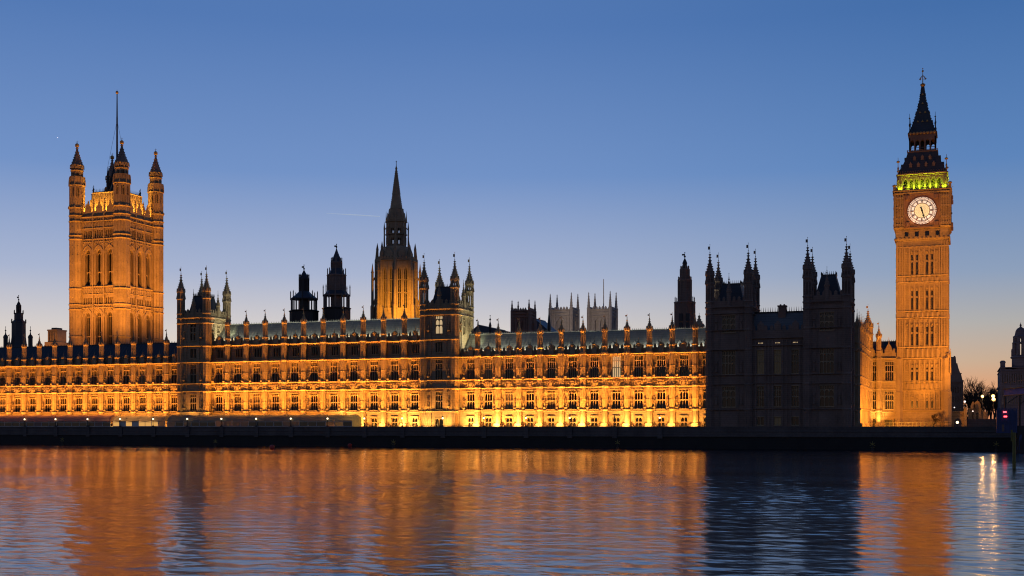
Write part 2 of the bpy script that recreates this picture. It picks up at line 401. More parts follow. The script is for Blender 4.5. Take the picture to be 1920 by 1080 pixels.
def river():
    '''one sheet: a finely waved fan of water in the view, running out into calm water all round'''
    rng = np.random.default_rng(5); ys = [12.0]
    while ys[-1] < 261.9: ys.append(ys[-1] + min(.4, .06 + .0016 * ys[-1]))
    ys = np.array(ys); nx = 420
    ua, ub = -1.08, .16                       # x/y range of the fan
    u = np.linspace(ua, ub, nx)
    YY = np.repeat(ys[:, None], nx, 1); XX = YY * u[None, :]
    Z = np.zeros_like(XX); nw = 44
    for k in range(nw):
        lam = .45 * (2.4 / .45) ** (k / (nw - 1)); an = rng.normal(0, .65) + .3; kk = 2 * math.pi / lam
        a = SLOPE * math.sqrt(2 / nw) / kk; Z += a * np.sin(kk * (XX * math.sin(an) + YY * math.cos(an)) + rng.uniform(0, 6.28))
    e = np.minimum(1, np.minimum((u - ua), (ub - u)) / .04)[None, :] * np.minimum(1, (YY - 12) / 4); Z *= e
    gust = .75 + .45 * np.sin(XX * .031 + YY * .043 + 1.7 * np.sin(YY * .021 - XX * .012)) * np.sin(YY * .057 + XX * .02); Z *= gust * (np.clip(.52 + .48 * (YY - 30) / 110, .52, 1) + .7 * np.clip((YY - 140) / 110, 0, 1))
    n = len(ys); co = np.stack([XX, YY, Z], -1).reshape(-1, 3)
    i = np.arange(n - 1)[:, None] * nx + np.arange(nx - 1)[None, :]
    q = np.stack([i, i + 1, i + nx + 1, i + nx], -1).reshape(-1, 4)
    yt = ys[-1]
    extra = np.array([(-4000, -1500, 0), (4000, -1500, 0), (4000, 12, 0), (-4000, 12, 0), (-4000, yt, 0), (4000, yt, 0)], float); o = len(co)
    L0, R0, L1, R1 = 0, nx - 1, (n - 1) * nx, n * nx - 1
    qx = np.array([(o, o + 1, o + 2, o + 3), (o + 3, L0, L1, o + 4), (R0, o + 2, o + 5, R1)])
    co = np.concatenate([co, extra]); q = np.concatenate([q, qx])
    me = bpy.data.meshes.new('river'); me.vertices.add(len(co)); me.vertices.foreach_set('co', co.ravel().astype(np.float32))
    me.loops.add(q.size); me.loops.foreach_set('vertex_index', q.ravel().astype(np.int32))
    me.polygons.add(len(q)); me.polygons.foreach_set('loop_start', (np.arange(len(q)) * 4).astype(np.int32)); me.polygons.foreach_set('use_smooth', [True] * len(q))
    me.materials.append(M['water']); me.update(calc_edges=True); me.validate()
    ob = bpy.data.objects.new('river', me); COL.objects.link(ob); tag(ob, 'rippled river reflecting orange floodlight and blue dusk sky', 'river', kind='structure')
SLOPE = .066
river()
b = MB(); b.quad((-20000, 262.5, TER), (20000, 262.5, TER), (20000, 40000, TER), (-20000, 40000, TER)); tag(b.build('ground', 'earth'), 'dark paved ground level with the terrace behind the river wall', 'ground', kind='structure')

# ---------------------------------------------------------------- embankment wall
LAMPS_PX = [(46, 1), (104, 1), (164, 1), (225, 1), (287, 1), (351, 1), (415, 1), (480, 1), (545, 1), (614, 1), (683, 1), (754, 1), (830, 1), (907, 1), (986, 1), (1068, 1), (1152, 0), (1237, 1)]
RW = 262.0
t = thing('embankment_wall', 'dark granite river wall running along the waterline below the long lit palace', 'river wall', (-130, RW, 0), kind='thing')
xl, xr = -330, 120
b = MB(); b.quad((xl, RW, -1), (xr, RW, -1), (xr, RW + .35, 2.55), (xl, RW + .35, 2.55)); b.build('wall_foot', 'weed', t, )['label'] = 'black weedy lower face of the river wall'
b = MB(); b.box(xl, xr, RW + .36, RW + 1.0, 2.551, E - .22); b.build('wall', 'granite', t)
for q_ in ((2.5, .3, .3), (3.6, .16, .1)): b = MB(); strip(b, xl, xr, RW + .34, *q_); b.build('string_course', 'granite', t)
b = MB(); b.box(xl, xr, RW + .2, RW + 1.1, E - .219, E + .03); b.build('coping', 'granite', t)
for px, on in LAMPS_PX:
    x = X(px, RW); b = MB(); b.box(x - .55, x + .55, RW + .02, RW + .33, 2.2, E - .25); b.box(x - .65, x + .65, RW - .05, RW + .19, E - .25, E + .06); b.build('pier', 'granite', t)

# ---------------------------------------------------------------- terrace lamps
def lamp_parts(lit):
    p = MB(); p.box(-.2, .2, -.2, .2, 0, .18); p.lathe(0, 0, [(.16, .18), (.12, .35), (.07, .5), (.06, 1.35), (.1, 1.45), (.06, 1.55), (.14, 1.7)], 8)
    p.box(-.3, .3, -.03, .03, 1.3, 1.36)
    k = MB(); k.lathe(0, 0, [(.19, 2.13), (.21, 2.18), (.07, 2.3), (.03, 2.5), (.001, 2.72)], 8); k.blob(0, 0, 2.72, .05, .05, .07)
    g = MB(); g.blob(0, 0, 1.94, .21, .21, .22, 12, 8)
    return p.mesh('post', 'black'), k.mesh('finial', 'black'), g.mesh('globe', 'globe' if lit else 'brown', smooth=True)
LM = {1: lamp_parts(1), 0: lamp_parts(0)}
for i, (px, on) in enumerate(LAMPS_PX):
    o = thing('terrace_lamp', ('unlit dark lantern on the terrace parapet, the only one of its row switched off' if not on else
              f'glowing globe lamp on the terrace parapet, {ORD[i if i < 16 else i]} of its row counted from the left'), 'lamp', (X(px, RW + .6), RW + .6, E + .03), 'globe lamps along the river terrace')
    for n_, me in zip(('post', 'finial', 'globe'), LM[on]): link(n_, me, o)
    # meshes are local to the lamp: WL offset is its own base
# ---------------------------------------------------------------- palace ranges along the river
YF = 270.0
def coat_mesh():
    b = MB()
    b.ext([(-.42, 1.05), (.42, 1.05), (.42, .5), (.28, .2), (0, 0), (-.28, .2), (-.42, .5)], -.42, 0)
    b.box(-.05, .05, -.47, -.41, .08, 1.0); b.box(-.38, .38, -.47, -.41, .55, .65)
    b.box(-.34, .34, -.38, -.05, 1.1, 1.24)
    for x in (-.27, 0, .27): b.taper(x - .1, x + .1, -.34, -.1, 1.24, 1.5, .2)
    for s in (-1, 1):
        b.blob(s * .78, -.25, .62, .2, .22, .42); b.blob(s * .66, -.3, 1.12, .17, .2, .17); b.tube((s * .7, -.3, .85), (s * .45, -.4, .95), .08, .06)
        b.tube((s * .75, -.28, .4), (s * .5, -.36, .15), .1, .07); b.tube((s * .9, -.2, .35), (s * 1.05, -.2, 0), .1, .07); b.tube((s * .95, -.15, .5), (s * 1.12, -.12, 1.15), .06, .05)
    b.box(-1.05, 1.05, -.3, -.02, -.16, -.04); b.box(-.6, .6, -.36, -.02, -.2, 0)
    return b.mesh('coat_of_arms', 'trim')
COAT = coat_mesh()
def buttress_meshes(hb, tall):
    """hb = height of the range's top cornice above eye level"""
    b = MB(); z0 = TER; zc = E + hb
    b.box(-.85, .85, -1.35, 0, z0, E + .45); b.taper(-.85, .85, -1.35, 0, E + .45, E + .8, .8)
    b.lathe(0, -.35, [(.72, E + .5), (.7, E + 3.5), (.64, E + 3.8), (.64, zc + 1.5)], 8)
    for z, d in ((E + 3.55, .2), (E + 8.9, .14), (E + 10.85, .14), (E + 16.35, .2), (zc - .1, .2)):
        b.lathe(0, -.35, [(.68, z), (.7 + d, z + .22), (.7 + d, z + .42), (.66, z + .55)], 8)
    for i in range(8):
        a = PI / 8 + i * PI / 4; b.lathe(.64 * math.cos(a), -.35 + .64 * math.sin(a), [(.07, E + .8), (.07, zc + 1.4)], 4)
        a += PI / 8; b.lathe(.585 * math.cos(a), -.35 + .585 * math.sin(a), [(.045, E + 3.8), (.045, zc + 1.4)], 4)
    for z in (E + 6.2, E + 9.9, E + 13.6): b.lathe(0, -.35, [(.65, z), (.72, z + .06), (.65, z + .16)], 8)
    p = MB(); z = zc + 1.5
    p.lathe(0, -.35, [(.66, z), (.8, z + .2), (.8, z + .38), (.56, z + .5), (.54, z + 3.4), (.66, z + 3.6), (.74, z + 3.75), (.74, z + 3.95), (.6, z + 4.1)], 8)
    for i in range(8):
        a = PI / 8 + i * PI / 4; p.lathe(.55 * math.cos(a), -.35 + .55 * math.sin(a), [(.085, z + .5), (.085, z + 3.5)], 4)
    for i in range(8):
        a = i * PI / 4; p.blob(.53 * math.cos(a), -.35 + .53 * math.sin(a), z + 2.0, .1, .1, .12, 4, 2)
    gablets(p, 0, -.35, .74, z + 3.9, .7, 8, PI / 8)
    spire(p, 0, -.35, .58, z + 4.0, z + 6.5, 8, step=.38, cs=.11, vane=.9)
    return b.mesh('buttress', 'trim'), p.mesh('pinnacle', 'trim')
BM = {0: buttress_meshes(16.55, 0), 1: buttress_meshes(20.75, 1)}
def crest_mesh():
    b = MB(); b.box(-.55, .55, -.3, .25, -1.2, .05); b.ext([(-.62, .05), (.62, .05), (.62, .5), (.25, 1.0), (0, 1.15), (-.25, 1.0), (-.62, .5)], -.28, .22)
    for i in range(8):
        a = i * PI / 4; b.blob(.34 * math.cos(a), -.34, .5 + .34 * math.sin(a), .14, .1, .14, 5, 3)
    b.blob(0, -.36, .5, .16, .12, .16); b.tube((0, 0, 1.1), (0, 0, 2.2), .06, .03, 4); b.blob(0, 0, 1.5, .16, .12, .12)
    for s in (-.58, .58): b.taper(s - .1, s + .1, -.15, .1, .4, 1.05, .1)
    return b.mesh('parapet_crest', 'trim')
CREST = crest_mesh()
def dormer_mesh():
    b = MB(); b.box(-.42, .42, -.5, .7, 0, .8); b.ext([(-.55, .8), (.55, .8), (0, 1.55)], -.55, 1.2); b.tube((0, -.4, 1.5), (0, -.4, 2.0), .04, .02, 4)
    b.box(-.24, .24, -.53, -.5, .15, .7)
    return b.mesh('dormer', 'lead')
DORM = dormer_mesh()
def palace_range(label, x0, x1, butts, wins, tall, roofmat, dorm_from=None, end_l=True, lit_wins=()):
    t = thing('palace_wing', label, 'palace wing', ((x0 + x1) / 2, YF, TER), 'wings of the riverside palace')
    top = 20.75 if tall else 16.55
    w = .98
    ops = []
    for c in wins:
        ops += [(c - .8, c + .8, E - .9, E + 2.1), (c - w, c + w, E + 4.05, E + 8.35), (c - w, c + w, E + 11.25, E + 16.0)]
    b = MB(); b.wall(x0, x1, TER, E + 16.7, ops, YF, .55)
    # relief between the buttresses
    edges = sorted(set([x0, x1] + list(butts)))
    r = MB()
    for c in wins:
        lo = max([e for e in edges if e < c]) + .62; hi = min([e for e in edges if e > c]) - .62
        for a, bb in ((lo, c - w - .12), (c + w + .12, hi)):
            if bb - a < .5: continue
            m_ = (a + bb) / 2
            for za, zb in ((4.0, 8.6), (11.2, 16.1)):
                for x in (a + .04, bb - .04): r.box(x - .06, x + .06, YF - .13, YF + .02, E + za, E + zb)
                zt = za + (zb - za) * .47
                r.box(a, bb, YF - .12, YF + .02, E + zt, E + zt + .13); r.box(a, bb, YF - .12, YF + .02, E + zb - .1, E + zb)
                for q in range(3):
                    xa = a + (bb - a) * q / 3; arch_head(r, xa + .02, xa + (bb - a) / 3 - .02, E + zb - .1, .42, YF - .1, YF + .02)
                niche(r, m_, YF, E + za + .1, 1.35); 
                r.taper(m_ - .16, m_ + .16, YF - .35, YF, E + zt + .13, E + zt + .6, .3)
            for q in range(3):      # carved band
                xa = a + (bb - a) * (q + .5) / 3
                r.box(xa - .05, xa + .05, YF - .12, YF + .02, E + 9.25, E + 10.8)
            for q in range(2):
                for zq in (9.65, 10.35):
                    xa = a + (bb - a) * (q + .5) / 2; r.lathe(xa, YF - .06, [(.17, E + zq - .13), (.2, E + zq), (.17, E + zq + .13)], 6)
            r.box(a, bb, YF - .5, YF + .02, TER, E + .32)       # plinth step
        r.box(c - w - .45, c + w + .45, YF - .55, YF + .02, E + 3.72, E + 3.84)
        for dx in (-w - .1, w + .1): r.exty([(YF + .02, E + 8.5), (YF - .22, E + 8.5), (YF - .3, E + 7.9), (YF + .02, E + 7.2)], c + dx - .1, c + dx + .1)
        r.box(c - 1.0, c + 1.0, YF - .42, YF + .02, E + 2.24, E + 2.5); r.box(c - 1.0, c - .86, YF - .2, YF + .02, E + 1.5, E + 2.24); r.box(c + .86, c + 1.0, YF - .2, YF + .02, E + 1.5, E + 2.24)
    for i in range(int((x1 - x0) / .62)):           # corbels under the cornice, frieze bosses
        x = x0 + .62 * (i + .5)
        r.taper(x - .1, x + .1, YF - .38, YF + .01, E + 16.1, E + 16.38, 1.2); r.blob(x, YF - .3, E + 8.75, .12, .12, .1, 5, 3)
    b.build('wall', 'stone', t); r.build('carved_panels', 'trim', t)
    for z, h, d in ((3.42, .26, .3), (3.98 - .22, .2, .42), (8.95, .26, .38), (10.95, .26, .42), (16.38, .34, .6)):
        b = MB(); strip(b, x0, x1, YF, E + z, h, d); b.build('string_course', 'trim', t)
    if tall:
        b = MB(); yb = YF + .5
        b.wall(x0, x1, E + 16.7, E + 20.9, [(c - w, c + w, E + 17.7, E + 19.9) for c in wins], yb, .5)
        for c in wins:
            lo = max([e for e in edges if e < c]) + .62; hi = min([e for e in edges if e > c]) - .62
            for a in (lo, c - w - .2, c + w + .2, hi): b.box(a - .06, a + .06, yb - .15, yb + .01, E + 17, E + 20.3)
        b.build('upper_wall', 'stone', t)
        b = MB(); b.exty([(YF, E + 16.7), (yb, E + 17.2), (yb, E + 16.7)], x0, x1); strip(b, x0, x1, yb, E + 20.6, .34, .75)
        for i in range(int((x1 - x0) / .62)):
            x = x0 + .62 * (i + .5); b.taper(x - .1, x + .1, yb - .5, yb, E + 20.3, E + 20.6, 1.2)
        b.build('string_course', 'trim', t)
    for k, c in enumerate(wins):
        window(t, (c, YF, E - .9), 1.6, 3.0, 2, .62, 0, .0)
        pk = lambda: random.choices(('glass', 'blind', 'dimglass'), (.8, .13, .07))[0]
        window(t, (c, YF, E + 4.05), 2 * w, 4.3, 3, .44, .14, .55, pane=pk())
        window(t, (c, YF, E + 11.25), 2 * w, 4.75, 4, .46, .22, .55, pane='warmglass' if k in lit_wins else pk())
        if tall: window(t, (c, YF + .5, E + 17.7), 2 * w, 2.2, 4, 0, 0, .3)
        link('coat_of_arms', COAT, t, (c, YF, E + 9.4))
    zc = E + top; yb = YF + (.5 if tall else .25)
    b = MB(); crenels(b, x0, x1, yb + .35, zc, zc + 1.35, zc + 2.0, .95); b.build('parapet', 'dkstone' if False else 'stone', t)
    for c in wins: link('parapet_crest', CREST, t, (c, yb - .15, zc + 1.45))
    for x in butts:
        o = link('buttress', BM[tall][0], t, (x, YF, 0)); link('pinnacle', BM[tall][1], o)
    b = MB(); ye, yr, zr = YF + 1.6, YF + 6.2, zc + (5.75 if not tall else 5.9)
    b.quad((x0, ye, zc + .6), (x1, ye, zc + .6), (x1, yr, zr), (x0, yr, zr)); b.quad((x0, 2 * yr - ye, zc + .6), (x1, 2 * yr - ye, zc + .6), (x1, yr, zr), (x0, yr, zr))
    for x in (x0, x1): b.add([(x, ye, zc + .6), (x, 2 * yr - ye, zc + .6), (x, yr, zr)], [(0, 1, 2)])
    for i in range(int((x1 - x0) / .9)):
        x = x0 + .9 * i + .45; b.tube((x, ye, zc + .62), (x, yr, zr + .02), .05, .05, 4)
    b.quad((x0, yb + .6, zc + .3), (x1, yb + .6, zc + .3), (x1, ye, zc + .61), (x0, ye, zc + .61))
    rf = b.build('roof', roofmat, t)
    b = MB(); cresting(b, x0, x1, yr, zr, .5, .5); cr = b.build('ridge_cresting', 'iron_roof' if roofmat != 'lead' else 'black', rf)
    if dorm_from is not None:
        for c in wins:
            if c < dorm_from: continue
            for s in (-1.35, 1.35): link('dormer', DORM, rf, (c + s, ye + .75, zc + 1.4))
    return t
# butts / windows positions
bR = [-55.7 - 5.2 * k for k in range(11)]
wR = [-53.1] + [(a + c) / 2 for a, c in zip(bR, bR[1:])] + [-109.6]
rangeR = palace_range('long floodlit palace wing of three storeys between the middle tower and the dark end block', -112.4, -51.2, bR, wR, 0, 'iron_roof', -96, lit_wins=(4,))
bC = [-176.6 + 5.533 * k for k in range(10)]
wC = [-179.4] + [(a + c) / 2 for a, c in zip(bC, bC[1:])] + [-124.2]
rangeC = palace_range('tallest floodlit palace wing, with an extra storey, between the two slim roof towers', -182.2, -121.6, bC, wC, 1, 'iron_roof')
bL = [-195.2 - 5.15 * k for k in range(13)]
wL = [-193.0] + [(a + c) / 2 for a, c in zip(bL, bL[1:])]
rangeL = palace_range('floodlit palace wing with a dark blue roof below the great square tower', -258.5, -190.4, bL, wL, 0, 'lead')

# ---------------------------------------------------------------- towers with four corner turrets
def corner_turret(t, cx, cy2, r, z0, zpar, ztip, m='stone', vane=1.9):
    """turret: two open lantern stages above the tower parapet, then a crocketed spirelet"""
    h = ztip - zpar
    l1, l2, zs = zpar + h * .12, zpar + h * .4, zpar + h * .6
    b = MB(); octbody(b, cx, cy2, r, z0, zs, rings=(E + 3.6, E + 9, E + 11, E + 16.5, E + 20.7, zpar - 1.6, zpar - .3, zpar + h * .08, l2 + .25, zs - .15) , lant=((l1, l2 - .3), (l2 + .75, zs - .5)))
    for i in range(8):
        a = PI / 8 + i * PI / 4; b.taper(cx + r * 1.15 * math.cos(a) - .12, cx + r * 1.15 * math.cos(a) + .12, cy2 + r * 1.15 * math.sin(a) - .12, cy2 + r * 1.15 * math.sin(a) + .12, l2 + .3, l2 + 1.3, .1)
    gablets(b, cx, cy2, r * 1.15, zs, .8, 8, PI / 8)
    o = b.build('corner_turret', m, t)
    b = MB(); spire(b, cx, cy2, r * 1.0, zs + .1, ztip, 8, step=.62, cs=.17, vane=vane); b.build('spirelet', m, o)
    return o
def mid_pinnacle(b, cx, cy2, z0, z1):
    b.lathe(cx, cy2, [(.55, z0), (.5, z0 + (z1 - z0) * .5), (.62, z0 + (z1 - z0) * .53), (.62, z0 + (z1 - z0) * .56)], 8); spire(b, cx, cy2, .5, z0 + (z1 - z0) * .56, z1, 8, step=.5, cs=.12, vane=.9, flag=False)
def tower(label, x0, x1, y0, d, zpar, ztips, r=.95, m='stone', storeys=None, roof=(3.0, .55, 'lead'), lit=None, zcut=TER, cat='palace tower', winw=1.5, topwin=None, name='palace_tower', parent=None):
    t = parent or thing(name, label, cat, ((x0 + x1) / 2, y0, zcut), 'turreted roof towers of the palace')
    cx = (x0 + x1) / 2; wid = x1 - x0
    b = MB()
    sto = storeys or [(E - .7, 2.6, 2), (E + 4.05, 4.3, 3), (E + 11.25, 4.75, 4), (E + 17.7, 2.4, 4)]
    if topwin: sto = sto + [topwin]
    ops = [(-winw / 2, winw / 2, z, z + h) for z, h, n in sto]
    b.at(cx, y0); b.wall(-wid / 2, wid / 2, zcut, zpar, ops, 0, .5)
    if topwin:
        z, h, n = topwin; b.at(x1, y0 + d / 2, PI / 2); b.wall(-d / 2, d / 2, zcut, zpar, [(-.7, .7, z, z + h)], 0, .5)
    else: b.at(x1, y0 + d / 2, PI / 2); b.wall(-d / 2, d / 2, zcut, zpar, [])
    b.at(x0, y0 + d / 2, -PI / 2); b.wall(-d / 2, d / 2, zcut, zpar, [])
    b.at(cx, y0 + d, PI); b.wall(-wid / 2, wid / 2, zcut, zpar, [])
    for a, L_, xx, yy in ((0, wid, cx, y0), (PI / 2, d, x1, y0 + d / 2)):
        b.at(xx, yy, a)
        for f in (-.36, -.22, .22, .36): b.box(L_ * f - .09, L_ * f + .09, -.2, .02, zcut + .5, zpar - .4)
        for f in (-.29, .29):
            for z, h, n in sto:
                if z > E + 3 and h > 3: niche(b, L_ * f, 0, z + .4, 1.4); arch_head(b, L_ * f - .5, L_ * f + .5, z + h, .7, -.14, .02)
    b.build('wall', m, t)
    for z, h, dd in ((zpar - 1.7, .3, .35), (zpar - .35, .4, .5), (E + 3.5, .3, .4), (E + 8.95, .26, .4), (E + 10.95, .26, .42), (E + 16.38, .34, .55), (E + 20.6, .34, .5)):
        b = MB()
        for a, L_, xx, yy in ((0, wid, cx, y0), (PI / 2, d, x1, y0 + d / 2), (-PI / 2, d, x0, y0 + d / 2), (PI, wid, cx, y0 + d)):
            b.at(xx, yy, a)
            if a == 0 or z > E + 21: strip(b, -L_ / 2 - .2, L_ / 2 + .2, 0, z, h, dd)
            if dd == .5 and z > E + 21:
                n = int(L_ / .62)
                for i in range(n): x = -L_ / 2 + L_ * (i + .5) / n; b.taper(x - .1, x + .1, -.3, .01, z - .27, z + .01, 1.2)
        b.build('string_course', 'trim' if m == 'stone' else m, t)
    b = MB()
    for a, L_, xx, yy in ((0, wid, cx, y0), (PI / 2, d, x1, y0 + d / 2), (-PI / 2, d, x0, y0 + d / 2), (PI, wid, cx, y0 + d)):
        b.at(xx, yy, a); crenels(b, -L_ / 2 + r, L_ / 2 - r, .1, zpar, zpar + 1.2, zpar + 1.9, 1.15)
    b.build('parapet', m, t)
    for xx, yy in ((cx, y0 + .2), (x1 - .2, y0 + d / 2)): b = MB(); mid_pinnacle(b, xx, yy, zpar - .3, zpar + 6.2); b.build('pinnacle', m, t)
    for (xx, yy), zt in zip(((x0 + r * .6, y0 + r * .3), (x1 - r * .6, y0 + r * .3), (x0 + r * .6, y0 + d - r * .3), (x1 - r * .6, y0 + d - r * .3)), ztips):
        corner_turret(t, xx, yy, r, zcut, zpar, zt, m)
    rh, k, rm = roof
    b = MB(); q = 1.5; b.taper(x0 + q, x1 - q, y0 + q, y0 + d - q, zpar - .2, zpar + rh, k, k); b.quad((x0 + .1, y0 + .1, zpar), (x1 - .1, y0 + .1, zpar), (x1 - .1, y0 + d - .1, zpar), (x0 + .1, y0 + d - .1, zpar))
    rf = b.build('roof', rm, t)
    b = MB(); hw, hd = (wid / 2 - q) * k, (d / 2 - q) * k; ycen = y0 + d / 2
    for a, L_, o_ in ((0, hw, hd), (PI / 2, hd, hw), (PI, hw, hd), (-PI / 2, hd, hw)):
        b.at(cx, ycen, a); cresting(b, -L_, L_, -o_, zpar + rh, .95, .4)
    b.build('ridge_cresting', 'black', rf)
    for z, h, n in sto:
        window(t, (cx, y0, z), winw, h, n, .46 if h > 3.5 else 0, .2 if h > 3.5 else 0, .25, pane='warmglass' if (lit is not None and abs(z - lit) < .1) else 'glass')
    if topwin: window(t, (x1, y0 + d / 2, topwin[0]), 1.4, topwin[1], 2, .46, .2, .25, rz=PI / 2)
    return t
Zt = lambda px, py, Y: ZZ(px, py, Y)
towerB = tower('slim four turreted palace tower with one tall lit window', -121.7, -112.6, 268.4, 9.8, E + 28.2,
      (Zt(799, 490, 268.5), Zt(854, 488, 268.5), Zt(830, 501, 278), Zt(884, 498, 278)), lit=E + 22.2, topwin=(E + 22.2, 4.2, 2), roof=(5.2, .62, 'lead'), winw=1.9)
towerA = tower('slim four turreted palace tower just right of the great square tower', -190.6, -181.7, 268.4, 9.8, E + 28.2,
      (Zt(343, 514, 268.5), Zt(389, 512, 268.5), Zt(385, 522, 278), Zt(431, 520, 278)), topwin=(E + 22.2, 4.2, 2), roof=(5.6, .6, 'lead'), winw=1.9)

# ---------------------------------------------------------------- unlit end block (pavilion)
YP = 264.0
pv = thing('palace_pavilion', 'unlit dark palace end block with two turreted towers standing straight out of the river wall', 'palace block', (-36.5, YP, 0))
px0, px1 = -51.9, -21.5
stor = [(E + 4.3, 4.3, 3), (E + 11.3, 5.0, 4), (E + 20.3, 3.6, 3)]
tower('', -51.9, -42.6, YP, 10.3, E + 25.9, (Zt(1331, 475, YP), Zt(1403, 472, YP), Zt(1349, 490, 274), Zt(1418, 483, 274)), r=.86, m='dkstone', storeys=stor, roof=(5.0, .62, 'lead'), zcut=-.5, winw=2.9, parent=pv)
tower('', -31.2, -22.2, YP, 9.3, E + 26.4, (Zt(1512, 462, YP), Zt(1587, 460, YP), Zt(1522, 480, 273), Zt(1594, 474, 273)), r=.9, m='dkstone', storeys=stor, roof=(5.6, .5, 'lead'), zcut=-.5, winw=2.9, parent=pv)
mw = [X(p, YP + .4) for p in (1426, 1458, 1491)]
b = MB(); ym = YP + .4
ops = []
for c in mw: ops += [(c - .75, c + .75, E + .4, E + 2.0), (c - .75, c + .75, E + 4.3, E + 8.6), (c - .75, c + .75, E + 11.3, E + 16.3)]
b.wall(-42.7, -31.1, -.5, E + 18.9, ops, ym, .45)
for c in mw + [mw[0] - 2, mw[2] + 2, (mw[0] + mw[1]) / 2, (mw[1] + mw[2]) / 2]:
    for dx in ((-1.0, 1.0) if c in mw else (0,)): b.box(c + dx - .12, c + dx + .12, ym - .25, ym + .02, -.5, E + 18.5)
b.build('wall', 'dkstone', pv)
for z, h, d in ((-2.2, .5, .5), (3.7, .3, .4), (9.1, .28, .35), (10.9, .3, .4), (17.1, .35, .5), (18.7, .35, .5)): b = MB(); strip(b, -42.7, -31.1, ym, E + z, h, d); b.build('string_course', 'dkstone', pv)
b = MB(); b.box(-52.6, -21.0, YP - 1.0, YP - .02, -.5, E - 1.9); b.exty([(YP - 1.0, E - 1.9), (YP, E - .4), (YP, E - 1.9)], -52.6, -21.0)
b.build('plinth', 'granite', pv)
b = MB(); crenels(b, -42.7, -31.1, ym + .2, E + 19.0, E + 20.6, E + 21.4, 1.3)
for c in mw: b.box(c - .7, c + .7, ym + .1, ym + .6, E + 20.6, E + 21.9); b.taper(c - .7, c + .7, ym + .1, ym + .6, E + 21.9, E + 22.6, .1)
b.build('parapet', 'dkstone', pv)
for c in mw:
    window(pv, (c, ym, E + .4), 1.5, 1.6, 2, 0, 0, .2, pane='dimglass' if c == mw[1] else 'glass'); window(pv, (c, ym, E + 4.3), 1.5, 4.3, 3, .46, .2, .2); window(pv, (c, ym, E + 11.3), 1.5, 5.0, 3, .5, .2, .2, pane='dimglass' if c != mw[2] else 'glass')
    b = MB()
    for q in range(4): b.box(c - .45 + q * .27, c - .33 + q * .27, ym - .03, ym + .02, E + 17.75, E + 17.95)
    b.build('lit_vent', 'warmglass', pv)
b = MB(); b.quad((-42.7, ym + 1.2, E + 19.5), (-31.1, ym + 1.2, E + 19.5), (-31.1, ym + 5, E + 24.6), (-42.7, ym + 5, E + 24.6)); b.quad((-42.7, ym + 9, E + 19.5), (-31.1, ym + 9, E + 19.5), (-31.1, ym + 5, E + 24.6), (-42.7, ym + 5, E + 24.6))
for i in range(14): x = -42.5 + .86 * i; b.tube((x, ym + 1.2, E + 19.52), (x, ym + 5, E + 24.62), .05, .05, 4)
rf = b.build('roof', 'iron_roof', pv)
b = MB(); cresting(b, -42.7, -31.1, ym + 5, E + 24.6, 1.3, .5); b.build('ridge_cresting', 'black', rf)
b = MB(); c = X(1467, ym + 5); b.box(c - .8, c + .8, ym + 4.2, ym + 5.8, E + 23.5, E + 25.9); b.box(c - .95, c + .95, ym + 4.05, ym + 5.95, E + 25.9, E + 26.2)
for q in (-.4, .4): b.lathe(c + q, ym + 5, [(.22, E + 26.2), (.18, E + 26.5)], 8)
b.build('chimney', 'brown', rf)
b = MB(); b.quad((px1 - .8, YP + 9, 0), (px1 - .8, YP + 14, 0), (px1 - .8, YP + 14, E + 18.5), (px1 - .8, YP + 9, E + 18.5)); b.quad((-51.5, YP + 9, 0), (-22, YP + 9, 0), (-22, YP + 9, E + 19), (-51.5, YP + 9, E + 19))
b.build('rear_wall', 'dkstone', pv)

# ---------------------------------------------------------------- lit return wing and link to the clock tower
XN, YL = -21.9, 312.0
xe = -15.2
lk = thing('palace_wing', 'lower floodlit palace wing turning the corner to the foot of the clock tower', 'palace wing', (XN, YL, TER), 'wings of the riverside palace')
nw = [276.5 + 5.6 * k for k in range(6)] ; nw = [y + 2.6 for y in nw]
b = MB()
b.at(XN, 273.5, PI / 2); b.wall(0, 38.4, TER, E + 16.7, [(y - 273.5 - .9, y - 273.5 + .9, z, z + h) for y in nw for z, h in ((E + 4.3, 4.2), (E + 11.3, 4.5))], 0, .5)
wl = [(X(1640, YL), 1.0, 2), (X(1667.5, YL), 2.0, 4)]
b.at(0, YL); b.wall(XN, xe, TER, E + 16.7, [(c - w / 2, c + w / 2, z, z + h) for c, w, n in wl for z, h in ((E + 4.3, 4.3), (E + 11.2, 4.6))] + [(X(1666, YL) - .95, X(1666, YL) + .95, TER, E + 1.6), (X(1637, YL) - .5, X(1637, YL) + .5, TER, E + 1.9)], 0, .5)
for c, w, n in wl:
    for dx in (-w / 2 - .3, w / 2 + .3): b.box(c + dx - .1, c + dx + .1, -.2, .02, TER, E + 16.3)
b.build('wall', 'stone', lk)
b = MB()
for z, h, d in ((3.4, .35, .45), (8.9, .28, .35), (10.8, .3, .4), (16.4, .4, .55)):
    b = MB(); b.at(0, YL); strip(b, XN, xe, 0, E + z, h, d); b.at(XN, 273.5, PI / 2); strip(b, 0, 38.7, 0, E + z, h, d); b.build('string_course', 'trim', lk)
b = MB(); b.at(0, YL); crenels(b, XN, xe, .15, E + 16.8, E + 18.0, E + 18.8, .95); b.at(XN, 273.5, PI / 2); crenels(b, 0, 38.4, .15, E + 16.8, E + 18.0, E + 18.8, .95)
b.at(0, YL); c = X(1666.5, YL); b.ext([(c - 1.1, E + 17.8), (c + 1.1, E + 17.8), (c + .5, E + 19.6), (c, E + 20.4), (c - .5, E + 19.6)], .05, .5); b.tube((c, .2, E + 20.3), (c, .2, E + 21.8), .1, .04)
b.build('parapet', 'stone', lk)
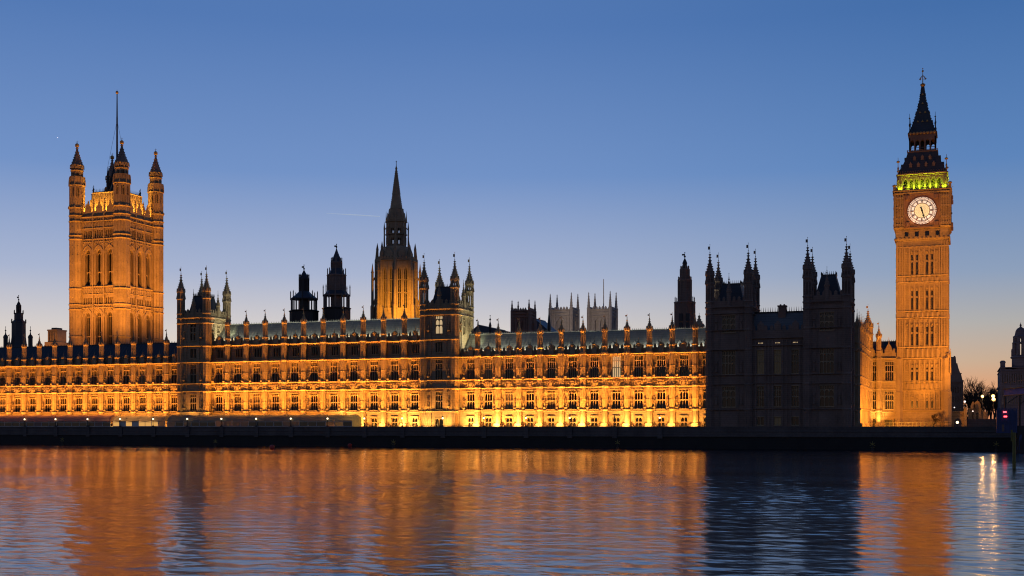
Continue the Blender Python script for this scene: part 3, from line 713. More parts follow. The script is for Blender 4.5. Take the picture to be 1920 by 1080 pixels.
for y in nw:
    for z, h in ((E + 4.3, 4.2), (E + 11.3, 4.5)): window(lk, (XN, y, z), 1.8, h, 3, .46, .2, .3, rz=PI / 2)
for c, w, n in wl:
    for z, h in ((E + 4.3, 4.3), (E + 11.2, 4.6)): window(lk, (c, YL, z), w, h, n, .46, .2, .3)
for k in range(7):
    o = link('buttress', BM[0][0], lk, (XN, 276.5 + 5.6 * k, 0), PI / 2); link('pinnacle', BM[0][1], o)
o = link('buttress', BM[0][0], lk, (X(1648, YL), YL, 0)); link('pinnacle', BM[0][1], o)
b = MB(); octbody(b, XN + .2, YL - .6, 1.15, TER, E + 24.5, rings=(E + 3.6, E + 9, E + 11, E + 16.5, E + 18.9, E + 22.5, E + 24.2)); gablets(b, XN + .2, YL - .6, 1.3, E + 24.5, .9, 8, PI / 8); o = b.build('corner_turret', 'stone', lk)
b = MB(); spire(b, XN + .2, YL - .6, 1.1, E + 24.6, Zt(1623, 583, YL), 8, step=.55, cs=.15, vane=1.4); b.build('spirelet', 'stone', o)
b = MB(); b.quad((XN - 6, YL + 1.5, E + 17), (xe + .1, YL + 1.5, E + 17), (xe + .1, YL + 5, E + 21), (XN - 6, YL + 5, E + 21)); b.quad((XN - 6, YL + 9, E + 17), (xe + .1, YL + 9, E + 17), (xe + .1, YL + 5, E + 21), (XN - 6, YL + 5, E + 21))
b.quad((XN - 8, 272, E + 17), (XN - 1.4, 272, E + 17), (XN - 1.4, YL + 5, E + 17), (XN - 8, YL + 5, E + 17)); rf = b.build('roof', 'lead', lk)
b = MB(); cresting(b, XN - 1, xe + .1, YL + 5, E + 21, .5, .45); b.build('ridge_cresting', 'black', rf)
b = MB(); c = X(1666, YL); b.quad((c - .95, YL + .4, TER), (c + .95, YL + .4, TER), (c + .95, YL + .4, E + 1.6), (c - .95, YL + .4, E + 1.6)); b.at(0, YL); arch_head(b, c - .95, c + .95, E + 1.6, 1.0, .05, .3); b.build('door', 'black', lk)
b = MB(); c = X(1637, YL); b.quad((c - .5, YL + .4, TER), (c + .5, YL + .4, TER), (c + .5, YL + .4, E + 1.9), (c - .5, YL + .4, E + 1.9)); b.build('door', 'black', lk)
b = MB(); c = X(1666, YL); b.box(c - 1.5, c + 1.5, YL - .3, YL, E + 2.0, E + 2.25); b.box(c - 1.5, c - 1.3, YL - .2, YL, TER, E + 2.0); b.box(c + 1.3, c + 1.5, YL - .2, YL, TER, E + 2.0); b.build('door_surround', 'trim', lk)
# ---------------------------------------------------------------- the great square tower
VX1, VY = -277.6, 357.8; VW = 19.9; VX0 = VX1 - VW
vz = lambda py: ZZ(228, py, VY)
vt = thing('square_tower', 'great square floodlit stone tower with four corner turrets and a tall flagpole', 'tower', (VX0 + VW / 2, VY, TER))
z_par = vz(400); z0 = TER
vfaces = [(VX0 + VW / 2, VY, 0), (VX1, VY + VW / 2, PI / 2), (VX0 + VW / 2, VY + VW, PI), (VX0, VY + VW / 2, -PI / 2)]
zs = {k: vz(v) for k, v in dict(lowb=655, lowt=583, a1b=568, a1t=556, w1b=532, w1t=464, a2b=443, a2t=428).items()}
wx = (-4.75, 0, 4.75)
def arcade_ops(zb, zt): return [(x + q * .95 - .33, x + q * .95 + .33, zb, zt) for x in wx for q in (-1.5, -.5, .5, 1.5)]
b = MB()
for k, (fx, fy, a) in enumerate(vfaces):
    b.at(fx, fy, a)
    ops = [] if k > 1 else [(x - 1.15, x + 1.15, zs['lowb'], zs['lowt']) for x in wx] + [(x - 1.15, x + 1.15, zs['w1b'], zs['w1t']) for x in wx] + arcade_ops(zs['a1b'], zs['a1t']) + arcade_ops(zs['a2b'], zs['a2t'])
    b.wall(-VW / 2, VW / 2, z0, z_par, ops, 0, 1.5)
    if k < 2: b.quad((-VW / 2, 1.5, zs['a1b'] - 1), (VW / 2, 1.5, zs['a1b'] - 1), (VW / 2, 1.5, zs['a1t'] + 1), (-VW / 2, 1.5, zs['a1t'] + 1)); b.quad((-VW / 2, 1.5, zs['a2b'] - 1), (VW / 2, 1.5, zs['a2b'] - 1), (VW / 2, 1.5, zs['a2t'] + 1), (-VW / 2, 1.5, zs['a2t'] + 1))
b.build('wall', 'stone', vt)
b = MB()
for fx, fy, a in vfaces[:2]:
    b.at(fx, fy, a)
    for x in wx:
        for zt in (zs['w1t'], zs['lowt']):          # hood and blind tracery above the big lights
            arch_head(b, x - 1.15, x + 1.15, zt + .01, 2.2, .02, .8)
            for q in (-1.45, 1.45): b.box(x + q - .13, x + q + .13, -.22, .02, zt - 14 if zt == zs['w1t'] else zs['lowb'], zt - .8)
            pts = [(x - 2.1, zt - 1.7), (x - 1.9, zt - .4), (x - 1.0, zt + .7), (x, zt + 1.3), (x + 1.0, zt + .7), (x + 1.9, zt - .4), (x + 2.1, zt - 1.7)]
            for p, q in zip(pts, pts[1:]): b.tube((p[0], -.16, p[1]), (q[0], -.16, q[1]), .2, .2, 4)
            for q in (-1.7, -.85, .85, 1.7): b.blob(x + q, -.12, zt + 1.3 + .4 * abs(q), .28, .22, .3, 5, 3)
            b.tube((x, -.2, zt + 1.2), (x, -.2, zt + 3.4), .16, .06, 4)
    for i in range(-10, 11):
        x = i * .475 * 2 + (0)
        if abs(x) > 7.3: continue
        for z in (vz(448), vz(441), vz(415), vz(408), vz(540), vz(546), vz(572), vz(579)): b.blob(x, -.18, z, .2, .2, .2, 5, 3)
    for x in (-7.1, -2.375, 2.375, 7.1):
        b.box(x - .16, x + .16, -.4, .02, z0, z_par + .5); b.box(x - .5, x - .38, -.16, .02, z0, z_par); b.box(x + .38, x + .5, -.16, .02, z0, z_par)
    for x in (-7.5, 7.5): b.box(x - .1, x + .1, -.2, .02, z0, z_par)
    for x in wx:
        for q in (-1.9, -.95, 0, .95, 1.9):
            for za, zb in ((vz(424), vz(404)), (vz(582), vz(575)), (vz(552), vz(540)), (vz(462), vz(449))): b.box(x + q - .07, x + q + .07, -.13, .02, za, zb)
b.build('carved_panels', 'trim', vt)
for py, h, d in ((404, .4, .55), (412, .3, .45), (425, .25, .3), (446, .3, .4), (451, .22, .3), (536, .35, .5), (550, .25, .3), (570, .3, .4), (576, .35, .5)):
    b = MB()
    for fx, fy, a in vfaces: b.at(fx, fy, a); strip(b, -VW / 2 - .2, VW / 2 + .2, 0, vz(py), h, d)
    b.build('string_course', 'trim', vt)
for fx, fy, a in vfaces[:2]:
    c_, s_ = math.cos(a), math.sin(a)
    for x in wx:
        for zb, zt, lab in ((zs['w1b'], zs['w1t'], 0), (zs['lowb'], zs['lowt'], 1)):
            window(vt, (fx + c_ * x - s_ * (.85), fy + s_ * x + c_ * .85, zb), 2.3, zt - zb, 2 if not lab else 3, .36, .12, 0, rz=a)
for k, (fx, fy, a) in enumerate(vfaces):
    b = MB(); b.at(fx, fy, a); b.box(-7.2, 7.2, .1, .5, z_par, z_par + 1.5)
    for x in wx:
        b.box(x - 1.3, x + 1.3, .08, .52, z_par + 1.5, z_par + 2.9); b.ext([(x - 1.3, z_par + 2.9), (x + 1.3, z_par + 2.9), (x + .5, z_par + 3.6), (x, z_par + 5.4), (x - .5, z_par + 3.6)], .1, .5)
        b.box(x - .45, x + .45, .02, .08, z_par + 1.2, z_par + 2.5)
        for q in (-1.9, -1.1, 1.1, 1.9): b.box(x + q - .18, x + q + .18, .03, .1, z_par + .2, z_par + 1.3)
    for x in (-7.1, -2.375, 2.375, 7.1):
        b.box(x - .3, x + .3, -.1, .6, z_par, z_par + 3.6); b.blob(x, .25, z_par + 4.1, .55, .45, .5); b.lathe(x, .25, [(.3, z_par + 3.6), (.18, z_par + 4.8), (.32, z_par + 5), (.03, z_par + 6.2)], 6)
    b.build('parapet', 'stone', vt)
b = MB(); q = 3.2; b.taper(VX0 + q, VX1 - q, VY + q, VY + VW - q, z_par - .5, vz(366) , .97); b.taper(VX0 + 4.6, VX1 - 4.6, VY + 2.9, VY + VW - 2.9, z_par - .5, vz(355), .985); b.taper(VX0 + 2.9, VX1 - 2.9, VY + 4.6, VY + VW - 4.6, z_par - .5, vz(355), .985)
for fx, fy, a in vfaces:
    b.at(fx, fy, a)
    for i in range(-6, 7): b.box(i * 1.0 - .13, i * 1.0 + .13, 3.0 + .02, 3.4, z_par, vz(367))
    for i in range(-4, 5): b.box(i * 1.15 - .15, i * 1.15 + .15, 2.72, 3.1, z_par, vz(356)); 
    strip(b, -5.1, 5.1, 3.0, vz(355.5), .35, .45)
b.T = None
rf = b.build('roof', 'stone', vt)
b = MB()
for fx, fy, a in vfaces:
    b.at(fx, fy, a); cresting(b, -4.9, 4.9, 3.4, vz(354), 1.5, .6)
    for x in (-4.9, 4.9): b.lathe(x, 3.4, [(.22, vz(355)), (.16, vz(348)), (.3, vz(347.6)), (.05, vz(343)), (.12, vz(341.5)), (.02, vz(338))], 6)
b.build('ridge_cresting', 'black', rf)
def v_turret(cx, cy2, tip, r):
    g = lambda py: vz(py) + (tip - vz(262))          # offsets from the front turret
    b = MB(); octbody(b, cx, cy2, r, z0, g(327), rings=(g(632), g(580), g(571), g(541), g(447), g(440), g(413), g(402), g(387), g(343) - .2), lant=((g(366), g(347)),), rib=.2)
    for z1_, z2_ in ((g(570), g(545)), (g(535), g(452)), (g(432), g(418)), (g(630), g(585))):
        for i in range(8):
            a = i * PI / 4 
            for j in range(max(1, int((z2_ - z1_) / 3))):
                zz = z1_ + (j + .5) * (z2_ - z1_) / max(1, int((z2_ - z1_) / 3)); b.blob(cx + r * .95 * math.cos(a), cy2 + r * .95 * math.sin(a), zz, .28, .28, .22, 4, 2)
    for i in range(8):
        a = PI / 8 + i * PI / 4; x, y = cx + r * 1.1 * math.cos(a), cy2 + r * 1.1 * math.sin(a); b.lathe(x, y, [(.22, g(345)), (.18, g(337)), (.02, g(328))], 4); 
        b.blob(cx + r * 1.1 * math.cos(a), cy2 + r * 1.1 * math.sin(a), g(386), .42, .42, .6, 5, 3)
    r2 = r * .78
    octbody(b, cx, cy2, r2, g(342), g(305), rings=(g(341), g(316), g(306)), lant=((g(337), g(319)),), rib=.13)
    gablets(b, cx, cy2, r2 * 1.25, g(312), 1.4, 8, PI / 8)
    o = b.build('corner_turret', 'stone', vt)
    b = MB(); prof = [(r2 * 1.08, g(306)), (r2 * .98, g(302)), (r2 * .62, g(292)), (r2 * .36, g(283)), (r2 * .2, g(276)), (.22, g(269))]
    b.lathe(cx, cy2, prof, 8); crockets(b, cx, cy2, prof, 8, PI / 8, 1.0, .2)
    o2 = b.build('spirelet', 'dkstone', o)
    b = MB(); b.blob(cx, cy2, g(266.5), .72, .72, .75, 8, 6); b.lathe(cx, cy2, [(.5, g(270)), (.75, g(269)), (.4, g(268))], 8); b.tube((cx, cy2, g(263)), (cx, cy2, g(257.5)), .1, .05, 5); b.tube((cx - .5, cy2, g(260)), (cx + .5, cy2, g(260)), .07, .07, 4)
    b.build('finial', 'gilt', o)
v_turret(VX1 - .3, VY + .3, vz(262), 2.75); v_turret(VX0 + .3, VY + .3, ZZ(142, 268, VY), 2.6); v_turret(VX1 - .3, VY + VW - .3, ZZ(295, 283, VY + VW), 2.6); v_turret(VX0 + .3, VY + VW - .3, ZZ(212, 291, VY + VW), 2.6)
fx, fy = X(219.5, VY + VW / 2), VY + VW / 2
fz = lambda py: ZZ(219.5, py, fy)
b = MB(); b.tube((fx, fy, fz(300)), (fx, fy, fz(220)), .36, .28, 8); b.tube((fx, fy, fz(220)), (fx, fy, fz(176)), .26, .18, 8); 
for dx, dy in ((-2.4, -2.4), (2.4, -2.4), (-2.4, 2.4), (2.4, 2.4)): b.tube((fx + dx, fy + dy, fz(318)), (fx, fy, fz(225)), .05, .05, 3)
o = b.build('flagpole', 'black', vt)
b = MB(); b.blob(fx, fy, fz(173.5), .55, .55, .6, 8, 6); b.tube((fx, fy, fz(171)), (fx, fy, fz(168)), .08, .05, 4); b.build('ball', 'gilt', o)
b = MB(); b.lathe(fx, fy, [(2.6, fz(361)), (1.7, fz(343)), (.8, fz(318)), (.4, fz(298))], 8)
for i in range(8):
    a = PI / 8 + i * PI / 4; b.tube((fx + 3.3 * math.cos(a), fy + 3.3 * math.sin(a), fz(361)), (fx + .5 * math.cos(a), fy + .5 * math.sin(a), fz(300)), .3, .15, 4)
    b.lathe(fx + 3.5 * math.cos(a), fy + 3.5 * math.sin(a), [(.3, fz(361)), (.24, fz(332)), (.05, fz(314))], 5)
b.build('flagpole_base', 'black', vt)

# ---------------------------------------------------------------- clock tower
KY, KX0, KX1 = 316.0, -15.1, -3.5
KX = (KX0 + KX1) / 2; KC = KY + (KX1 - KX0) / 2; hw = (KX1 - KX0) / 2
KS = dep(1730, KY) / FPX
kz = lambda py: E + (800 - py) * KS
kt = thing('clock_tower', 'tall floodlit clock tower with a glowing white dial, green lit belfry and pointed spire', 'clock tower', (KX, KC, TER))
KF = [(0, 0), (PI / 2, 1), (PI, 2), (-PI / 2, 3)]
def kat(b, a, h): b.at(KX + h * math.sin(a), KC - h * math.cos(a), a)
b = MB(); b.box(KX0, KX1, KY, KY + 2 * hw, TER, kz(452)); b.build('shaft', 'stone', kt)
bands = [(770, 718), (716, 731), ]
tiers = [(kz(768), kz(732)), (kz(716), kz(674)), (kz(650), kz(598)), (kz(583), kz(530)), (kz(517), kz(462))]
b = MB()
pan = [(-3 + i) * 1.16 for i in range(7)]
for a, k in KF:
    kat(b, a, hw)
    for x in (-5.75, -5.15, -4.55, 4.55, 5.15, 5.75): b.box(x - .13, x + .13, -.26, .02, TER, kz(452))
    for z0_, z1_ in tiers:
        for i in range(8): x = (-3.5 + i) * 1.16; b.box(x - .13, x + .13, -.4, .02, z0_, z1_)
        for i, x in enumerate(pan):
            arch_head(b, x - .45, x + .45, z1_, .9, -.2, .02); b.blob(x, -.15, z1_ - 1.35, .2, .16, .32, 5, 3)
            if i in (1, 2, 4, 5):
                zm = z0_ + (z1_ - z0_) * .5
                sl = MB(); kat(sl, a, hw); sl.quad((x - .19, -.02, z0_ + .4), (x + .19, -.02, z0_ + .4), (x + .19, -.02, zm - .25), (x - .19, -.02, zm - .25)); sl.quad((x - .19, -.02, zm + .25), (x + .19, -.02, zm + .25), (x + .19, -.02, z1_ - 2), (x - .19, -.02, z1_ - 2)); sl.build('slit_window', 'glass', kt)
                for dx in (-.27, .27): b.box(x + dx - .06, x + dx + .06, -.13, .02, z0_, z1_ - 1.2)
            else:
                b.box(x - .05, x + .05, -.1, .02, z0_, z1_ - 1); zm = z0_ + (z1_ - z0_) * .48; b.box(x - .3, x + .3, -.12, .02, zm - .12, zm + .12)
        for x in (-5.45, -4.85, 4.85, 5.45):
            for j in range(3): zm = z0_ + (z1_ - z0_) * (j + .7) / 3.4; b.box(x - .2, x + .2, -.12, .02, zm - .1, zm + .1)
    for z0_, z1_ in ((kz(731), kz(717)), (kz(672), kz(652)), (kz(596), kz(584)), (kz(529), kz(518))):
        for x in pan: b.lathe(x, -.05, [(.42, z0_ + .25), (.42, z1_ - .25)], 6); b.box(x - .62, x - .54, -.14, .02, z0_, z1_)
        for x in (-5.45, -4.85, 4.85, 5.45): b.box(x - .2, x + .2, -.13, .02, z0_ + .2, z1_ - .2)
b.build('carved_panels', 'trim', kt)
for py, h, d in ((771, .4, .45), (732, .28, .36), (717, .28, .36), (673, .35, .42), (652, .35, .42), (597, .35, .42), (584.5, .35, .42), (530, .35, .42), (518, .35, .42), (463, .3, .3)):
    b = MB()
    for a, k in KF: kat(b, a, hw); strip(b, -hw - .15, hw + .15, 0, kz(py), h, d * .75)
    b.build('string_course', 'trim', kt)
#           clasping corner buttresses with pinnacles at the foot
for sx, sy in ((-1, -1), (1, -1), (1, 1), (-1, 1)):
    b = MB(); x, y = KX + sx * (hw - .2), KC + sy * (hw - .2)
    b.lathe(x, y, [(1.25, TER), (1.25, kz(735)), (1.0, kz(731)), (1.0, kz(672)), (.5, kz(668))], 8); b.blob(x + sx * .5, y + sy * .5, kz(668), .5, .5, .8); b.tube((x + sx * .9, y + sy * .9, kz(700)), (x + sx * .9, y + sy * .9, kz(655)), .22, .08, 5); b.blob(x + sx * .6, y + sy * .6, kz(745), .5, .5, .7)
    b.build('corner_buttress', 'trim', kt)
# corbelled stage with small windows
hc = 6.4
b = MB()
def ring(b, z0_, z1_, h0, h1): b.taper(KX - h0, KX + h0, KC - h0, KC + h0, z0_, z1_, h1 / h0)
ring(b, kz(452), kz(446), hw + .02, hc - .3); ring(b, kz(446), kz(428), hc - .3, hc - .3); ring(b, kz(428), kz(425), hc - .3, hc + .15); ring(b, kz(425), kz(363), hc, hc)
for a, k in KF:
    kat(b, a, hc - .3)
    for x in (-3.6, -1.2, 1.2, 3.6): b.box(x - .7, x - .52, -.2, .02, kz(444), kz(430)); b.box(x + .52, x + .7, -.2, .02, kz(444), kz(430)); arch_head(b, x - .55, x + .55, kz(431), .7, -.15, .02)
    for i in range(13): x = -6 + i * 1.0; b.blob(x, -.2, kz(447), .3, .25, .35, 5, 3); b.taper(x - .2, x + .2, -.35, 0, kz(429), kz(427), 1.3)
    kat(b, a, hc)
    for x in (-6.2, -5.6, -5.0, -4.4, 4.4, 5.0, 5.6, 6.2): b.box(x - .14, x + .14, -.24, .02, kz(424), kz(364))
    for x in (-5.9, -5.3, -4.7, 4.7, 5.3, 5.9):
        for py in (388, 408, 420, 370): b.lathe(x, -.06, [(.26, kz(py) - .25), (.26, kz(py) + .25)], 6)
        arch_head(b, x - .26, x + .26, kz(365), .6, -.18, .02); arch_head(b, x - .26, x + .26, kz(391), .5, -.14, .02)
    strip(b, -hc, hc, 0, kz(427), .35, .3); strip(b, -hc, hc, 0, kz(363.5), .5, .45)
    for i in range(20): x = -6.3 + i * .66; b.box(x - .16, x + .16, -.3, .02, kz(361), kz(358.5))
    strip(b, -hc - .1, hc + .1, 0, kz(358.5), .4, .5)
b.build('clock_stage', 'stone', kt)
for a, k in KF[:2]:
    for x in (-3.6, -1.2, 1.2, 3.6): b = MB(); kat(b, a, hc - .3); b.quad((x - .45, -.02, kz(442.5)), (x + .45, -.02, kz(442.5)), (x + .45, -.02, kz(434)), (x - .45, -.02, kz(434))); b.box(x - .05, x + .05, -.08, -.02, kz(442.5), kz(434)); b.build('small_window', 'glass', kt)
for a, k in KF:
    if k == 3: continue
    cz = kz(395.7); Rd = 3.32
    b = MB(); kat(b, a, hc)
    hf = 4.05
    b.box(-hf, hf, -.14, .0, cz - hf, cz + hf)
    for s in (-1, 1): b.box(s * hf - .16, s * hf + .16, -.34, 0, cz - hf - .2, cz + hf + .2); b.box(-hf - .2, hf + .2, -.34, -.001, cz + s * hf - .14, cz + s * hf + .14)
    for sx in (-1, 1):
        for sz in (-1, 1):
            for q in range(3): b.lathe(sx * 3.3, -.2, [(.55 - .15 * q, cz + sz * 3.3 - .5 + .15 * q), (.55 - .15 * q, cz + sz * 3.3 + .5 - .15 * q)], 6)
    fr = b.build('dial_frame', 'gilt' if False else 'brown', kt)
    ang = lambda m_: PI / 2 - m_ * PI / 30
    def disc(b, r0, r1, y, n=60):
        for i in range(n):
            p, q = 2 * PI * i / n, 2 * PI * (i + 1) / n
            if r0 == 0: b.add([(0, y, cz), (r1 * math.cos(p), y, cz + r1 * math.sin(p)), (r1 * math.cos(q), y, cz + r1 * math.sin(q))], [(0, 1, 2)])
            else: b.quad((r0 * math.cos(p), y, cz + r0 * math.sin(p)), (r1 * math.cos(p), y, cz + r1 * math.sin(p)), (r1 * math.cos(q), y, cz + r1 * math.sin(q)), (r0 * math.cos(q), y, cz + r0 * math.sin(q)))
    b = MB(); kat(b, a, hc); disc(b, 0, 1.78, -.18); di = b.build('clock_dial', 'dial', kt)
    b = MB(); kat(b, a, hc); disc(b, 1.78, Rd, -.18); b.build('dial_ring', 'dial2', di)
    b = MB(); kat(b, a, hc)
    def bar(b, r0, r1, an, w0, w1, y0=-.24, y1=-.2, off=0):
        c, s = math.cos(an), math.sin(an)
        P = lambda r, w: (r * c - (w + off) * s, cz + r * s + (w + off) * c)
        b.ext([P(r0, -w0), P(r1, -w1), P(r1, w1), P(r0, w0)], y0, y1)
    for r0, r1 in ((1.74, 1.86), (2.44, 2.52), (2.62, 2.67), (3.08, 3.13), (3.36, 3.56)): disc(b, r0 - .015, r1 + .015, -.215)
    for h in range(12): bar(b, 1.8, 3.4, ang(h * 5), .07, .07)
    for m_ in range(60):
        if m_ % 5: bar(b, 2.66, 3.1, ang(m_), .035, .035); bar(b, 3.1, 3.38, ang(m_ + .5), .05, .05)
    roman = ['XII', 'I', 'II', 'III', 'IV', 'V', 'VI', 'VII', 'VIII', 'IX', 'X', 'XI']
    for h, t_ in enumerate(roman):
        wd = {'I': .16, 'V': .3, 'X': .3}; tot = sum(wd[c] for c in t_); u = tot / 2
        for c in t_:
            m2 = u - wd[c] / 2; u -= wd[c]
            if c == 'I': bar(b, 1.92, 2.42, ang(h * 5), .055, .055, off=m2)
            else:
                an = ang(h * 5); cc, ss = math.cos(an), math.sin(an); P = lambda r, w: (r * cc - (w + m2) * ss, cz + r * ss + (w + m2) * cc)
                segs = (((2.4, .12), (1.95, 0)), ((2.4, -.12), (1.95, 0))) if c == 'V' else (((2.4, .12), (1.95, -.12)), ((2.4, -.12), (1.95, .12)))
                for p, q in segs: p, q = P(*p), P(*q); b.tube((p[0], -.22, p[1]), (q[0], -.22, q[1]), .035, .035, 4)
    for i in range(24):
        bar(b, .55, 1.7, ang(i * 2.5), .012, .012, -.2, -.19)
    for r in (.55, .95, 1.35): disc(b, r, r + .025, -.2, 36)
    b.build('dial_tracery', 'dialiron', di)
    b = MB(); kat(b, a, hc)
    ah, am = ang(27.4 - .0), ang(27)
    bar(b, -.75, 2.75, am, .11, .05, -.36, -.3); bar(b, -.95, -.5, am, .2, .14, -.36, -.3); b.build('minute_hand', 'black', di)
    b = MB(); kat(b, a, hc); ah = ang(27.2 + .1); bar(b, -.6, 1.5, ah, .15, .13, -.3, -.25); bar(b, 1.2, 1.75, ah, .3, .02, -.3, -.25); b.lathe(0, -.3, [(.25, cz - .2), (.25, cz + .2)], 8); b.build('hour_hand', 'black', di)
# belfry
hb = 5.5
b = MB(); ring(b, kz(358), kz(356), hc + .3, hc + .3)
for a, k in KF:
    kat(b, a, hc); b.box(-hc, hc, 0, .2, kz(356), kz(354.6)); b.box(-hc, hc, -.05, .25, kz(352.8), kz(352))
    for i in range(28): x = -hc + .25 + i * .49; b.box(x - .07, x + .07, .03, .17, kz(354.6), kz(352.8))
    for x in (-4.3, 4.3): b.lathe(x, .1, [(.28, kz(356)), (.28, kz(350)), (.4, kz(349.5)), (.05, kz(345))], 6)
b.T = None
bal = b.build('balcony', 'trim', kt)
for sx, sy in ((-1, -1), (1, -1), (1, 1), (-1, 1)):
    b = MB(); x, y = KX + sx * hc, KC + sy * hc; b.lathe(x, y, [(.4, kz(358)), (.36, kz(348)), (.55, kz(347)), (.5, kz(345)), (.05, kz(343.5))], 8)
    x, y = KX + sx * (hc - .7), KC + sy * (hc - .7); b.lathe(x, y, [(.3, kz(356)), (.26, kz(336)), (.02, kz(328))], 6)
    x, y = KX + sx * (hb + .1), KC + sy * (hb + .1); b.tube((x, y, kz(330)), (x, y, kz(292)), .14, .05, 5); b.blob(x, y, kz(300), .42, .42, .3); b.blob(x, y, kz(313), .22, .22, .5); b.blob(x, y, kz(318), .3, .3, .3)
    b.build('corner_pinnacle', 'gilt', kt)
b = MB()
for a, k in KF:
    kat(b, a, hb)
    n7 = [(-3 + i) * 1.27 for i in range(7)]
    b.wall(-hb, hb, kz(355), kz(326), [(x - .42, x + .42, kz(353.5), kz(334)) for x in n7], 0, .5)
    for x in n7: arch_head(b, x - .42, x + .42, kz(334) + .01, .8, .02, .45); arch_head(b, x - .56, x + .56, kz(331), .9, -.05, .02)
    for x in (-5.3, -4.9, 4.9, 5.3): b.box(x - .14, x + .14, -.3, .02, kz(355), kz(328))
    strip(b, -hb - .1, hb + .1, 0, kz(329.5), .25, .12); strip(b, -hb - .2, hb + .2, 0, kz(326.5), .4, .45)
    for i in range(9): x = -5.2 + i * 1.3; b.box(x - .35, x + .35, -.55, -.3, kz(326), kz(323.6))
b.build('belfry', 'trim', kt)
b = MB(); b.box(KX - hb + 1.6, KX + hb - 1.6, KC - hb + 1.6, KC + hb - 1.6, kz(356), kz(327)); b.build('belfry_core', 'trim', kt)
b = MB()
prof = [(hb + .35, kz(325.5)), (5.4, kz(319)), (4.6, kz(306)), (3.85, kz(292)), (3.45, kz(281))]
for (h0, za), (h1, zb) in zip(prof, prof[1:]): ring(b, za, zb, h0, h1)
rf = b.build('lower_roof', 'lead', kt)
b = MB()
for a, k in KF:
    for py, nd_ in ((308, (-2.7, -.9, .9, 2.7)), (294, (-1.8, 0, 1.8))):
        hh = 4.75 if py == 308 else 3.98
        kat(b, a, hh)
        for x in nd_: b.box(x - .3, x + .3, -.25, .8, kz(py + 3), kz(py - 2)); b.ext([(x - .4, kz(py - 2)), (x + .4, kz(py - 2)), (x, kz(py - 7))], -.3, 1.0)
b.build('dormer', 'dkstone', rf)
b = MB()
for a, k in KF:
    kat(b, a, hb + .3); cresting(b, -hb, hb, .1, kz(325), .7, .5)
    for i in range(18): x = -5.1 + .6 * i; b.blob(x, .15, kz(319.5), .12, .12, .16, 4, 2)
b.build('roof_trim', 'brown', rf)
b = MB(); hl = 3.12
ring(b, kz(281), kz(279), 3.55, 3.6); ring(b, kz(257), kz(246), hl, hl); ring(b, kz(246), kz(243), hl + .1, hl + .15); ring(b, kz(279), kz(276.5), hl, hl)
for a, k in KF:
    kat(b, a, hl)
    for i in range(6): x = -3.0 + i * 1.2; b.box(x - .14, x + .14, -.02, .3, kz(277), kz(252))
    for i in range(5): x = -2.4 + i * 1.2; arch_head(b, x - .5, x + .5, kz(256.9), 1.0, .02, .28); b.box(x - .06, x + .06, -.1, .0, kz(257), kz(247)); b.box(x - .5, x + .5, .1, .16, kz(272), kz(271))
    for i in range(11): x = -3 + .6 * i; b.box(x - .14, x + .14, -.3, 0, kz(246), kz(243.5))
    kat(b, a, 3.6); 
    for i in range(13): x = -3.4 + i * .567; b.box(x - .06, x + .06, -.02, .06, kz(279), kz(276.5))
    b.box(-3.6, 3.6, -.03, .07, kz(276.5), kz(276))
ln = b.build('lantern', 'brown', kt)
b = MB(); b.box(KX - .9, KX + .9, KC - .9, KC + .9, kz(279), kz(257)); b.lathe(KX, KC - 1.6, [(.9, kz(274)), (.75, kz(268)), (.35, kz(263))], 10); b.build('bell', 'black', ln)
b = MB()
for a, k in KF:
    kat(b, a, hl + .12)
    for i in range(8): x = -2.8 + .8 * i; b.blob(x, -.1, kz(244.5), .34, .14, .36, 6, 4)
b.build('gilded_band', 'gilt', ln)
b = MB()
prof = [(3.15, kz(243)), (2.95, kz(239)), (2.1, kz(219)), (1.35, kz(198)), (.75, kz(177)), (.4, kz(160)), (.22, kz(151))]
for (h0, za), (h1, zb) in zip(prof, prof[1:]): ring(b, za, zb, h0, h1)
for sx, sy in ((-1, -1), (1, -1), (1, 1), (-1, 1)):
    for (h0, za), (h1, zb) in zip(prof, prof[1:]):
        for j in range(4): t_ = (j + .5) / 4; h_ = h0 + (h1 - h0) * t_ + .06; b.blob(KX + sx * h_, KC + sy * h_, za + (zb - za) * t_, .14, .14, .16, 4, 2)
sp_ = b.build('spire', 'lead', kt)
b = MB()
for a, k in KF:
    for py, xs_ in ((222, (-1.1, 0, 1.1)), (204, (-.6, .6)), (186, (0,)), (168, (0,))):
        hh = [h0 + (h1 - h0) * (kz(py) - za) / (zb - za) for (h0, za), (h1, zb) in zip(prof, prof[1:]) if za <= kz(py) <= zb][0]
        kat(b, a, hh)
        for x in xs_: b.ext([(x - .28, kz(py)), (x + .28, kz(py)), (x, kz(py - 4))], -.16, .1)
b.build('lucarne', 'gilt', sp_)
b = MB(); b.lathe(KX, KC, [(.25, kz(151)), (.6, kz(149)), (.5, kz(146)), (.15, kz(144))], 8); b.tube((KX, KC, kz(146)), (KX, KC, kz(119)), .12, .07, 5); b.blob(KX, KC, kz(121), .26, .26, .26); b.blob(KX, KC, kz(116.5), .14, .14, .2)
for i in range(8):
    a = i * PI / 4; c, s = math.cos(a), math.sin(a)
    b.tube((KX, KC, kz(129)), (KX + .55 * c, KC + .55 * s, kz(133)), .06, .05, 4); b.tube((KX + .55 * c, KC + .55 * s, kz(133)), (KX + .75 * c, KC + .75 * s, kz(137)), .05, .05, 4); b.blob(KX + .75 * c, KC + .75 * s, kz(136), .14, .14, .16); b.blob(KX + .45 * c, KC + .45 * s, kz(147), .18, .18, .2)
b.build('finial', 'gilt', sp_)
